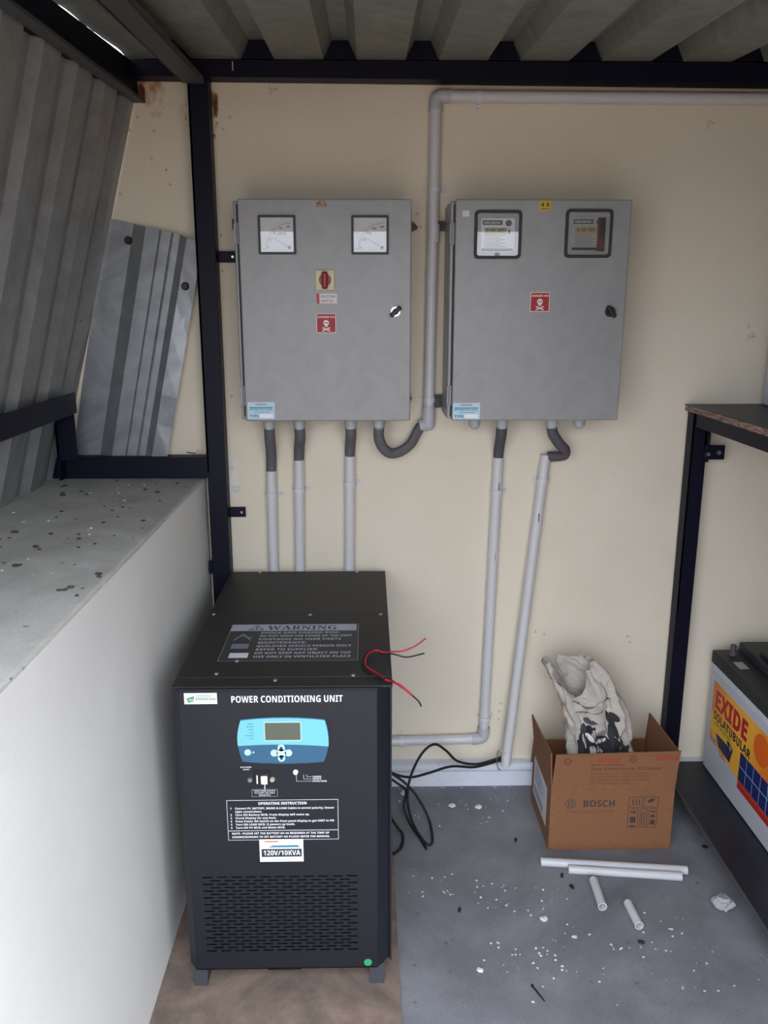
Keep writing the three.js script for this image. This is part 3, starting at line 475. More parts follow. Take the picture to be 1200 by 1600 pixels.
  // display module: bulged outline in two blues
  const out = (S2, e = 0) => { const q = new S2(); q.moveTo(-0.284 - e, 0.615 - e); q.quadraticCurveTo(-0.193, 0.605 - e, -0.104 + e, 0.613 - e); q.quadraticCurveTo(-0.084 + e, 0.665, -0.1 + e, 0.715 + e); q.quadraticCurveTo(-0.193, 0.727 + e, -0.286 - e, 0.716 + e); q.quadraticCurveTo(-0.303 - e, 0.665, -0.284 - e, 0.615 - e); return q; };
  const disp = part('display_panel', extrude(out(THREE.Shape), 0.003, 0.0015).translate(0, 0, ZF), S({ color: '#34607f', roughness: 0.35 }), front, 'pale and steel blue display panel');
  const up = new THREE.Shape(); up.moveTo(-0.2945, 0.654); up.quadraticCurveTo(-0.193, 0.661, -0.0925, 0.651); up.quadraticCurveTo(-0.091, 0.685, -0.1, 0.715); up.quadraticCurveTo(-0.193, 0.727, -0.286, 0.716); up.quadraticCurveTo(-0.297, 0.685, -0.2945, 0.654);
  part('pale_field', extrude(up, 0.0008).translate(0, 0, ZF + 0.0045), S({ color: '#74c2d0', roughness: 0.35 }), disp, 'pale turquoise field');
  part('screen', [span(-0.233, -0.154, 0.668, 0.711, ZF + 0.005, ZF + 0.0062)], S({ color: '#5f6458', roughness: 0.15 }), disp, 'blank grey green screen');
  { const b = roundRect(-0.236, 0.665, -0.151, 0.714, 0.001); b.holes.push(roundRect(-0.2325, 0.6685, -0.1545, 0.7105, 0.001, THREE.Path)); part('screen_bezel', extrude(b, 0.0008).translate(0, 0, ZF + 0.0055), S({ color: '#9fc9c9', roughness: 0.4 }), disp); }
  const pale = S({ color: '#b8dfe6', roughness: 0.4 });
  part('keypad', [...[[0, 0.013], [0, -0.013], [0.016, 0], [-0.016, 0], [0, 0]].map(([a, b], i) => rod([-0.198 + a, 0.636 + b, ZF + 0.004], [-0.198 + a, 0.636 + b, ZF + 0.0065], i === 4 ? 0.012 : 0.0085, i === 4 ? 0.011 : 0.008, 20))], pale, disp, 'pale four way keypad');
  for (const [a, b] of [[0, 0.013], [0, -0.013]]) part('key', [rod([-0.198 + a, 0.636 + b, ZF + 0.0065], [-0.198 + a, 0.636 + b, ZF + 0.0075], 0.0034, 0.003, 14)], S({ color: '#22394a', roughness: 0.4 }), disp);
  part('power_button', [new THREE.TorusGeometry(0.006, 0.0018, 8, 24).translate(-0.273, 0.638, ZF + 0.005), rod([-0.273, 0.638, ZF + 0.004], [-0.273, 0.638, ZF + 0.0055], 0.0045, 0.0045, 16)], pale, disp); part('button_mark', [extrude((() => { const q = new THREE.Shape(); q.moveTo(-0.262, 0.635); q.lineTo(-0.257, 0.638); q.lineTo(-0.262, 0.641); q.lineTo(-0.262, 0.635); return q; })(), 0.0006).translate(0, 0, ZF + 0.0045)], pale, disp);
  part('indicator_legend', plate(-0.28, -0.256, 0.668, 0.713, ZF + 0.0053, 0.0003), print(canvasTex(128, 224, (g) => { g.fillStyle = '#74c2d0'; g.fillRect(0, 0, 128, 224); g.fillStyle = '#356a76'; g.font = 'bold 20px sans-serif'; g.textAlign = 'right'; ['MAINS', 'BATTERY', 'SOLAR', 'LOAD', 'OVER LOAD', 'FAULT'].forEach((q, i) => g.fillText(q, 118, 30 + i * 36, 100)); })), disp);
  part('rocker_switch', [span(-0.262, -0.226, 0.583, 0.591, ZF, ZF + 0.0015), span(-0.262, -0.226, 0.557, 0.584, ZF, ZF + 0.004, 0.0015)], M.black, front); part('switch_rocker', [span(-0.246, -0.231, 0.559, 0.579, ZF + 0.003, ZF + 0.009, 0.002), span(-0.256, -0.253, 0.559, 0.58, ZF + 0.003, ZF + 0.005)], S({ color: '#e8eaee', roughness: 0.4 }), front, 'white rocker');
  for (const [x, y, m] of [[-0.271, 0.567, M.steel], [-0.221, 0.567, S({ color: '#a8a890', roughness: 0.35 })], [-0.168, 0.585, S({ color: '#f4f5f8', roughness: 0.3 })]]) part('stud', [rod([x, y, ZF], [x, y, ZF + 0.004], 0.0062, 0.005, 16)], m, front);
  part('switch_lettering', plate(-0.293, -0.266, 0.589, 0.602, ZF, 0.0004), ink(160, 80, (g) => { g.fillStyle = '#d9dbe2'; g.font = 'bold 30px sans-serif'; g.fillText('SOLAR MAINS', 4, 32, 150); g.fillText('ON/OFF', 40, 68, 90); }), front);
  part('pointer_lettering', plate(-0.167, -0.096, 0.558, 0.5785, ZF, 0.0004), ink(320, 96, (g) => { g.strokeStyle = '#cfd2da'; g.lineWidth = 4; g.beginPath(); g.moveTo(2, 0); g.lineTo(2, 78); g.lineTo(160, 78); g.moveTo(76, 0); g.lineTo(76, 52); g.lineTo(160, 52); g.moveTo(108, 0); g.lineTo(108, 26); g.lineTo(160, 26); g.stroke(); g.fillStyle = '#e3e5ec'; g.font = 'bold 26px sans-serif'; g.fillText('CHARGE', 166, 34, 90); g.fillText('ENABLE', 166, 60, 90); g.fillText('BYPASS MODE', 166, 88, 146); }), front);
  part('switch_note', plate(-0.269, -0.21, 0.523, 0.557, ZF, 0.0004), ink(256, 150, (g) => { g.fillStyle = '#eceef2'; g.fillRect(128, 0, 8, 64); g.strokeStyle = '#b9bcc6'; g.lineWidth = 3; g.strokeRect(3, 66, 250, 80); g.fillStyle = '#dfe1e8'; g.font = 'bold 22px sans-serif'; g.textAlign = 'center'; ['PRESS HERE ON/OFF', 'TO START THE UNIT', 'SOLAR PCU'].forEach((q, i) => g.fillText(q, 128, 90 + i * 24, 236)); }), front);
  part('instruction_lettering', plate(-0.327, -0.073, 0.411, 0.515, ZF, 0.0004), ink(1280, 524, (g, w, h) => {
    g.strokeStyle = '#c9ccd4'; g.lineWidth = 6; g.strokeRect(3, 3, w - 6, h - 6); g.fillStyle = '#9a9da8'; g.fillRect(4, 392, w - 8, 14);
    g.fillStyle = '#f0f2f6'; g.textAlign = 'center'; g.font = 'bold 48px sans-serif'; g.fillText('OPERATING INSTRUCTION', w / 2, 62, 560); g.textAlign = 'left'; g.font = 'bold 36px sans-serif';
    [['1', 'Connect PV, BATTERY, MAINS & LOAD Cables in correct polarity. Ensure'], ['', 'tight connections.'], ['2', 'Turn ON Battery MCB. Front display will come up.'], ['3', 'Check Display for any fault.'], ['4', 'Press Power ON Switch on the front panel display to get UNIT to ON'], ['5', 'Turn ON LOAD MCB. It powers up loads.'], ['6', 'Turn ON PV MCB and Mains MCB.']].forEach(([a, b], i) => { g.fillText(a, 36, 120 + i * 42); g.fillText(b, 92, 120 + i * 42, 1140); });
    g.fillText('NOTE : PLEASE SET THE BATTERY AH AS REQUIRED AT THE TIME OF', 44, 448, 1190); g.fillText('COMMISSIONING TO SET BATTERY AH PLEASE REFER THE MANUAL', 44, 494, 1170);
  }), front);
  part('rating_label', plate(-0.256, -0.155, 0.354, 0.413, ZF, 0.0014), print(canvasTex(512, 300, (g) => {
    g.fillStyle = '#eef0f2'; g.fillRect(0, 0, 512, 300); g.fillStyle = '#2f7f92'; g.beginPath(); g.moveTo(100, 106); g.lineTo(150, 82); g.lineTo(440, 78); g.lineTo(480, 106); g.closePath(); g.fill(); g.fillStyle = '#c06a2c'; g.fillRect(60, 20, 160, 16);
    g.fillStyle = '#22303a'; g.fillRect(22, 128, 470, 106); g.fillStyle = '#f4f6f8'; g.font = 'bold 90px sans-serif'; g.fillText('120V/10KVA', 40, 212, 436); g.fillStyle = '#8f9aa2'; g.fillRect(150, 262, 230, 7);
  })), front, 'white rating label');
  part('green_sticker', [rod([-0.007, 0.072, ZF], [-0.007, 0.072, ZF + 0.001], 0.0095, 0.0095, 24)], S({ color: '#2f9a6a', roughness: 0.5 }), front, 'round green sticker');
  for (const [x0, x1] of [[-0.43, -0.395], [-0.004, 0.032]]) for (const z of [-1.71, -2.4]) part('foot', [hexa([[x0 + 0.004, 0.0065, z + 0.03], [x1, 0.0065, z + 0.03], [x1, 0.0065, z - 0.03], [x0 + 0.004, 0.0065, z - 0.03], [x0, Y0 + 0.002, z + 0.025], [x1, Y0 + 0.002, z + 0.025], [x1, Y0 + 0.002, z - 0.03], [x0, Y0 + 0.002, z - 0.03]])], S({ color: '#3a3d44', roughness: 0.5 }), t);
  part('floor_bracket', [span(-0.25, -0.17, 0.042, 0.057, ZF - 0.03, ZF - 0.012)], M.dark, t);
}
{ // loose wires from the top of the power cabinet
  const w = (name, pts, r, mat, label) => single(name, [tube(pts, r, 80, 8), ...ballEnds(pts, r)], mat, label, 'wire');
  w('loose_wire', [[0.032, 0.793, -1.722], [-0.004, 0.794, -1.772], [-0.010, 0.795, -1.806], [-0.002, 0.800, -1.839], [0.016, 0.803, -1.851], [0.034, 0.800, -1.845], [0.056, 0.795, -1.860], [0.082, 0.797, -1.860], [0.112, 0.810, -1.860], [0.135, 0.828, -1.860]], 0.0019, M.red, 'red loose wire on the power cabinet with its end sticking up');
  w('loose_wire', [[0.030, 0.793, -1.716], [-0.009, 0.794, -1.764], [-0.0155, 0.795, -1.806], [-0.006, 0.799, -1.847], [0.017, 0.799, -1.862], [0.031, 0.797, -1.834], [0.055, 0.7935, -1.850], [0.089, 0.785, -1.850], [0.131, 0.794, -1.850]], 0.0019, M.rubber, 'black loose wire on the power cabinet with its end sticking out level');
  w('loose_wire', [[0.036, 0.793, -1.712], [0.053, 0.786, -1.716], [0.067, 0.773, -1.72], [0.085, 0.759, -1.72], [0.099, 0.746, -1.72], [0.111, 0.734, -1.72], [0.117, 0.722, -1.72]], 0.0019, M.rubber, 'black loose wire drooping over the cabinet edge');
  w('loose_wire', [[0.036, 0.795, -1.705], [0.054, 0.785, -1.711], [0.068, 0.7765, -1.716], [0.083, 0.763, -1.716], [0.094, 0.753, -1.715]], 0.0026, M.red, 'short red loose wire drooping over the cabinet edge');
}
{ // black cables behind the power cabinet
  const c = (pts, label) => single('black_cable', [tube(pts, 0.0042, 140, 8), ...ballEnds(pts, 0.0042)], M.rubber, label, 'cable');
  c([[0.452, 0.128, -2.513], [0.430, 0.122, -2.509], [0.361, 0.105, -2.505], [0.294, 0.126, -2.490], [0.253, 0.176, -2.470], [0.214, 0.212, -2.450], [0.177, 0.200, -2.430], [0.145, 0.163, -2.400], [0.123, 0.110, -2.370], [0.121, 0.064, -2.320], [0.140, 0.031, -2.260], [0.173, 0.010, -2.210], [0.191, 0.012, -2.222], [0.188, 0.020, -2.312], [0.156, 0.084, -2.330], [0.114, 0.125, -2.360], [0.052, 0.174, -2.360]], 'black cable looping high over the skirting and down to the floor');
  c([[0.452, 0.118, -2.512], [0.430, 0.113, -2.508], [0.354, 0.097, -2.500], [0.272, 0.112, -2.480], [0.195, 0.107, -2.450], [0.140, 0.111, -2.420], [0.097, 0.128, -2.400], [0.052, 0.160, -2.380]], 'black cable running straight from the slanting conduit to the cabinet');
  c([[0.052, 0.129, -2.400], [0.091, 0.105, -2.390], [0.115, 0.088, -2.377], [0.108, 0.05, -2.345], [0.125, 0.012, -2.318], [0.152, 0.0085, -2.248], [0.170, 0.005, -2.196]], 'black cable dropping from the cabinet side to its end on the floor');
  c([[0.052, 0.127, -2.200], [0.083, 0.050, -2.240], [0.101, 0.012, -2.255], [0.095, 0.005, -2.205], [0.070, 0.011, -2.163]], 'short black cable end curled beside the cabinet foot');
}

// ---------- cardboard box and paper bag ----------
{
  const t = thing('cardboard_box', 'open brown cardboard tool box with printed front', 'box', [0.725, 0, -2.32]), T = 0.004;
  const x0 = 0.54, x1 = 0.912, zb = -2.455, zf = -2.186, H = 0.222;
  part('front_wall', [span(x0, x1, 0.001, H, zf - T, zf)], M.card, t); part('back_wall', [span(x0, x1, 0.001, H, zb, zb + T)], M.card, t);
  part('side_wall', [span(x0, x0 + T, 0.001, H, zb + T, zf - T)], M.card, t); part('side_wall', [span(x1 - T, x1, 0.001, H, zb + T, zf - T)], M.card, t); part('bottom', [span(x0 + T, x1 - T, 0.001, 0.005, zb + T, zf - T)], M.card, t);
  const flap = (a, b, c, d, nx, nz) => hexa([a, b, [b[0] + nx, b[1], b[2] + nz], [a[0] + nx, a[1], a[2] + nz], d, c, [c[0] + nx, c[1], c[2] + nz], [d[0] + nx, d[1], d[2] + nz]]);
  const ff = part('front_flap', flap([x0 + 0.002, H, zf], [x1 - 0.001, H, zf], [x1 + 0.006, H + 0.112, zf + 0.006], [x0 + 0.008, H + 0.104, zf + 0.006], 0, -T), M.card, t);
  part('side_flap', flap([x0, H, zb], [x0, H, zf - 0.006], [x0 - 0.004, H + 0.1, zf - 0.012], [x0 - 0.012, H + 0.094, zb + 0.004], T, 0), M.card, t); part('side_flap', flap([x1 - T, H, zb], [x1 - T, H, zf - 0.006], [x1 + 0.002, H + 0.106, zf - 0.012], [x1 + 0.001, H + 0.096, zb + 0.004], T, 0), M.card, t);
  part('back_flap', flap([x0, H, zb], [x1, H, zb], [x1, H - 0.1, zb - 0.03], [x0, H - 0.1, zb - 0.03], 0, -T), M.card, t);
  const brown = 'rgb(130,88,59)', ink = '#4a3028';
  const cardInk = (w, h, draw) => S({ map: canvasTex(w, h, (g) => { g.fillStyle = brown; g.fillRect(0, 0, w, h); for (let i = 0; i < 400; i++) { g.fillStyle = rnd() > 0.5 ? 'rgba(190,140,100,0.12)' : 'rgba(130,88,60,0.12)'; g.fillRect(rnd() * w, rnd() * h, rr(4, 40), 2); } draw(g, w, h); }), roughness: 0.9 });
  const fw = t.children.find((o) => o.name === 'front_wall');
  part('front_print', plate(x0 + 0.03, x1 - 0.02, 0.03, 0.19, zf, 0.0004), cardInk(966, 480, (g) => {
    g.strokeStyle = '#4c4640'; g.lineWidth = 9; g.beginPath(); g.arc(92, 92, 44, 0, 7); g.stroke(); g.lineWidth = 7; g.beginPath(); g.arc(92, 92, 30, 0.6, 2.54); g.moveTo(116, 75); g.arc(92, 92, 30, -0.6, -2.54, true); g.stroke(); g.fillStyle = '#4c4640'; g.fillRect(70, 60, 10, 64); g.fillRect(104, 60, 10, 64); g.fillRect(76, 87, 34, 10);
    g.fillStyle = '#3c3634'; g.font = 'bold 92px sans-serif'; g.fillText('BOSCH', 200, 124, 300); g.fillStyle = '#6e4432'; g.font = 'bold 44px sans-serif'; g.fillText('Power Tools Division', 56, 186, 470);
    g.strokeStyle = '#4a3a30'; g.lineWidth = 6; for (const [x, y, w, h] of [[620, 30, 120, 104], [756, 30, 130, 104], [620, 150, 90, 190], [730, 150, 60, 190], [806, 150, 76, 190]]) g.strokeRect(x, y, w, h);
    g.fillStyle = '#43342b'; g.fillRect(652, 54, 10, 60); g.fillRect(680, 54, 10, 60); g.fillRect(708, 54, 10, 60); g.beginPath(); g.ellipse(820, 66, 34, 16, -0.4, 0, 7); g.fill(); g.fillRect(640, 174, 50, 18); g.fillRect(742, 180, 8, 140); g.fillRect(766, 180, 8, 140); g.fillRect(816, 172, 52, 14); g.fillRect(640, 230, 52, 60); g.fillRect(640, 318, 54, 16); g.fillRect(824, 210, 40, 30); g.fillRect(824, 262, 44, 50);
  }), fw);
  const fp = plate(-0.17, 0.18, 0, 0.098, 0, 0.0004); fp.rotateX(0.054).translate(0.733, H + 0.002, zf + 0.0012);
  part('flap_print', fp, cardInk(1050, 300, (g) => {
    const ring = (x, y, r) => { g.strokeStyle = '#6a3226'; g.lineWidth = 9; g.beginPath(); g.arc(x, y, r, 0, 7); g.stroke(); g.fillStyle = '#6a3226'; g.fillRect(x - r * 0.6, y - 5, r * 1.2, 10); };
    ring(60, 56, 30); ring(640, 40, 30);
    g.fillStyle = '#a32a24'; g.font = 'bold 62px sans-serif'; g.save(); g.translate(530, 24); g.rotate(Math.PI); g.fillText('BOSCH', 0, 0, 220); g.restore(); g.save(); g.translate(1046, 6); g.rotate(Math.PI); g.fillText('BOSCH', 0, 0, 200); g.restore();
    g.fillStyle = '#5c3a2c'; g.font = 'bold 34px sans-serif'; g.fillText('Made in Germany', 270, 104, 330); g.font = 'bold 46px sans-serif'; g.fillText('Pura Maintenance, PI Cleaner', 270, 150, 640); g.font = '34px sans-serif'; ['No maintenance. Manual cleaning', 'cleaned with fittings. Made in the region', 'use genuine accessories and spares', 'Fits Series Power + parts'].forEach((q, i) => g.fillText(q, 270, 194 + i * 34, 540));
  }), ff);
  const sw = t.children.find((o) => o.name === 'side_wall'), sp = plate(-0.1, 0.09, 0, 0.13, 0, 0.0005); sp.rotateY(-Math.PI / 2).translate(x0, 0.05, -2.325);
  part('side_label', sp, print(canvasTex(300, 220, (g) => { g.fillStyle = '#c9cbd0'; g.fillRect(0, 0, 300, 220); g.fillStyle = '#50525a'; for (let i = 0; i < 8; i++) g.fillRect(20, 20 + i * 14, 120 + (i * 53) % 120, 5); for (let i = 0; i < 30; i++) g.fillRect(20 + i * 7, 150, 2 + (i * 3) % 4, 50); }), 0.7), sw, 'grey and white printed label');
}
{ // creased paper bag standing in the box
  const rings = [[0.012, 0.735, 0.095, 0.05], [0.1, 0.735, 0.1, 0.07], [0.2, 0.728, 0.106, 0.068], [0.27, 0.722, 0.104, 0.066], [0.33, 0.713, 0.1, 0.062], [0.38, 0.70, 0.098, 0.06], [0.43, 0.68, 0.096, 0.058], [0.47, 0.66, 0.094, 0.055], [0.505, 0.638, 0.09, 0.052], [0.535, 0.618, 0.083, 0.05]];
  const NU = 72, NV = 60, pos = [], uv = [], idx = [];
  const at = (v) => { const f = v * (rings.length - 1), i = Math.min(rings.length - 2, Math.floor(f)), k = f - i; return rings[i].map((q, j) => q + (rings[i + 1][j] - q) * k); };
  const shell = (inner) => {
    const o = pos.length / 3;
    for (let j = 0; j <= NV; j++) for (let i = 0; i <= NU; i++) {
      const v = j / NV, a = i / NU * Math.PI * 2, [y, cx, hw, hd] = at(v), c = Math.cos(a), s = Math.sin(a), sq = (q, e) => Math.sign(q) * Math.pow(Math.abs(q), e), low = v > 0.15 ? 1 : v / 0.15;
      const n1 = noise.noise(c * 2.4 + 3, y * 13 + s * 1.5, s * 2.4), n2 = Math.abs(noise.noise(c * 5 + 9, y * 26, s * 5 + v * 4)), cr = (0.020 * n1 - 0.016 * n2) * low, k = inner ? -0.003 : 0;
      const rim = Math.max(0, (v - 0.6) / 0.4);                        // ragged mouth, pointed left corner, deep dip in the front lip
      const dy = rim * (0.012 * noise.noise(c * 3, 5, s * 3) + (Math.abs(c) > 0.8 ? 0.005 : 0) - 0.1 * Math.max(0, s) * Math.exp(-((c - 0.05) ** 2) * 3));
      pos.push(cx + sq(c, 0.8) * (hw + cr + k) , y + dy, -2.335 - 0.12 * Math.max(0, y - 0.25) + sq(s, 0.8) * (hd + cr * 1.4 + k)); uv.push(((i / NU) + 0.25) % 1.0001, v);
    }
    for (let j = 0; j < NV; j++) for (let i = 0; i < NU; i++) { const q = o + j * (NU + 1) + i; inner ? idx.push(q, q + 1, q + NU + 1, q + 1, q + NU + 2, q + NU + 1) : idx.push(q, q + NU + 1, q + 1, q + 1, q + NU + 1, q + NU + 2); }
    return o;
  };
  // front of the bag is a = PI/2; u runs so that the print sits in the middle of the picture
  const a0 = shell(false), b0 = shell(true);
  for (let i = 0; i < NU; i++) { const q = a0 + NV * (NU + 1) + i, r = b0 + NV * (NU + 1) + i; idx.push(q, r, q + 1, q + 1, r, r + 1); }
  for (let k = 0; k < uv.length; k += 2) { const i = (k / 2) % (NU + 1); uv[k] = i / NU; }
  const g = new THREE.BufferGeometry(); g.setAttribute('position', new THREE.Float32BufferAttribute(pos, 3)); g.setAttribute('uv', new THREE.Float32BufferAttribute(uv, 2)); g.setIndex(idx); g.computeVertexNormals();
  const tex = canvasTex(1024, 768, (c, w, h) => {
    c.fillStyle = '#b7b0a7'; c.fillRect(0, 0, w, h); for (let i = 0; i < 500; i++) { c.fillStyle = rnd() > 0.5 ? 'rgba(235,230,222,0.18)' : 'rgba(150,142,132,0.14)'; c.fillRect(rnd() * w, rnd() * h, rr(10, 90), rr(2, 8)); }
    const mx = 256, Y = (v) => h * (1 - (0.27 + (v - 0.2) * 1.2)), blob = (x, v, rx, ry, rot, col) => { c.fillStyle = col; c.beginPath(); c.ellipse(mx - x, Y(v), rx, ry, rot, 0, 7); c.fill(); };
    // abstract dark printed shapes on the front, fading left to right from pale to black blocks
    for (const q of [[-70, 0.30, 46, 60, 0.5, '#24252b'], [-20, 0.22, 54, 36, 0.1, '#2b2b31'], [-95, 0.20, 40, 50, 0.2, '#303138'], [30, 0.27, 30, 60, -0.5, '#1f2026'], [80, 0.22, 60, 22, 0.7, '#22282c'], [58, 0.40, 16, 70, 0.1, '#2a2a2e'], [82, 0.44, 22, 24, 0.4, '#2e2d30'], [-40, 0.42, 34, 16, -0.2, '#4a484c'], [-60, 0.36, 22, 40, -0.6, '#1f2025'], [-30, 0.56, 60, 12, 0.12, '#6b655f'], [100, 0.56, 40, 6, -0.5, '#4e4b49'], [-5, 0.34, 30, 14, 0.8, '#7c7a7a'], [110, 0.28, 12, 44, 0.5, '#3b4245']]) blob(...q);
    for (const q of [[-110, 0.24, 26, 70, 0.25, '#34363b'], [-10, 0.2, 130, 22, 0.05, '#2a2b31'], [-84, 0.36, 18, 46, -0.3, '#3c3c42'], [4, 0.3, 26, 40, 0.5, '#27282d'], [40, 0.34, 14, 46, -0.2, '#35343a'], [96, 0.34, 20, 10, 0.4, '#54525a'], [70, 0.3, 70, 9, 0.75, '#262a2e'], [100, 0.24, 60, 9, 0.75, '#2a3033'], [-30, 0.48, 70, 7, 0.1, '#77706a'], [-52, 0.33, 12, 30, 0.9, '#e0dcd6']]) blob(...q);
    for (const q of [[-44, 0.27, 16, 22, 0.3, '#cfcbc6'], [10, 0.21, 22, 16, 0.4, '#c4c0bb'], [-88, 0.31, 8, 30, 0.3, '#d6d2cc'], [-60, 0.215, 20, 12, 0, '#b3b0ad'], [62, 0.245, 26, 5, 0.7, '#a9a7a4'], [-25, 0.375, 10, 8, 0, '#1d1d22'], [-8, 0.31, 24, 9, 0.5, '#d2cec8']]) blob(...q);
    c.strokeStyle = '#3a393c'; c.lineWidth = 3; for (let i = 0; i < 14; i++) { c.beginPath(); c.moveTo(mx - 60 + i * 14, Y(0.3 + (i % 4) * 0.04)); c.lineTo(mx - 80 + i * 15, Y(0.22 + (i % 3) * 0.03)); c.stroke(); }
    c.fillStyle = 'rgba(186,176,120,0.45)'; c.fillRect(mx + 30, Y(0.86), 70, 70);
    c.fillStyle = '#b28f70'; c.fillRect(mx + 206, 0, 18, 330);
  });
  single('paper_bag', g, P({ map: tex, roughness: 0.9, side: THREE.DoubleSide }), 'creased off white paper bag with dark print standing in the cardboard box', 'bag', [0.73, 0.012, -2.335]);
}

// ---------- battery rack ----------
{
  const t = thing('battery_rack', 'dark angle iron battery rack with plywood shelf against the wall', 'rack', [1.3, 0, -1.85]);
  const ang = (x, z, sx, sz) => [span(x, x + sx * 0.046, 0.001, 1.293, z, z + sz * 0.005), span(x, x + sx * 0.005, 0.001, 1.293, z, z + sz * 0.046)];
  part('upright', [span(0.992, 1.04, 0.001, 1.293, -2.502, -2.497, 0.001), span(0.992, 0.997, 0.001, 1.293, -2.545, -2.497)], M.navy, t); part('upright', ang(0.992, -1.0, 1, -1), M.navy, t); part('upright', ang(1.7, -2.5, -1, -1), M.navy, t); part('upright', ang(1.7, -1.0, -1, -1), M.navy, t);
  const bar = (name, y) => { part(name, [span(0.997, 1.002, y - 0.042, y, -2.497, -1.0), span(1.002, 1.04, y - 0.005, y, -2.497, -1.0)], M.navy, t); part(name, [span(0.997, 1.7, y - 0.042, y, -2.51, -2.505)], M.navy, t); };
  bar('shelf_rail', 1.2935);
  part('foot_rail', [span(1.1, 1.14, 0.04, 0.0815, -2.497, -1.0)], M.navy, t); part('edge_strip', [span(0.985, 0.989, 0.086, 0.0985, -2.52, -0.98)], M.greyPaint, t, 'scuffed grey shelf edge');
  const s = part('shelf_board', [slab(0.985, 1.72, 1.2945, 1.3115, -2.556, -0.98)], M.ply, t, 'plywood shelf with splintered layered edge'); part('shelf_skin', [slab(0.983, 1.72, 1.3115, 1.3135, -2.557, -0.98)], M.shelfTop, s, 'dark grey shelf skin');
  part('lower_shelf', [slab(0.9885, 1.72, 0.086, 0.098, -2.52, -0.98)], M.shelfDark, t, 'dusty blue black lower shelf');
  const b = part('wall_bracket', [span(1.036, 1.098, 1.148, 1.194, -2.502, -2.496, 0.003), span(1.03, 1.05, 1.14, 1.24, -2.503, -2.497, 0.002)], M.navy, t); part('bolt', [rod([1.078, 1.171, -2.497], [1.078, 1.171, -2.489], 0.007, 0.006, 10)], M.steel, b); part('bolt', [rod([1.045, 1.166, -2.497], [1.045, 1.166, -2.49], 0.006, 0.006, 6)], M.steel, b);
}
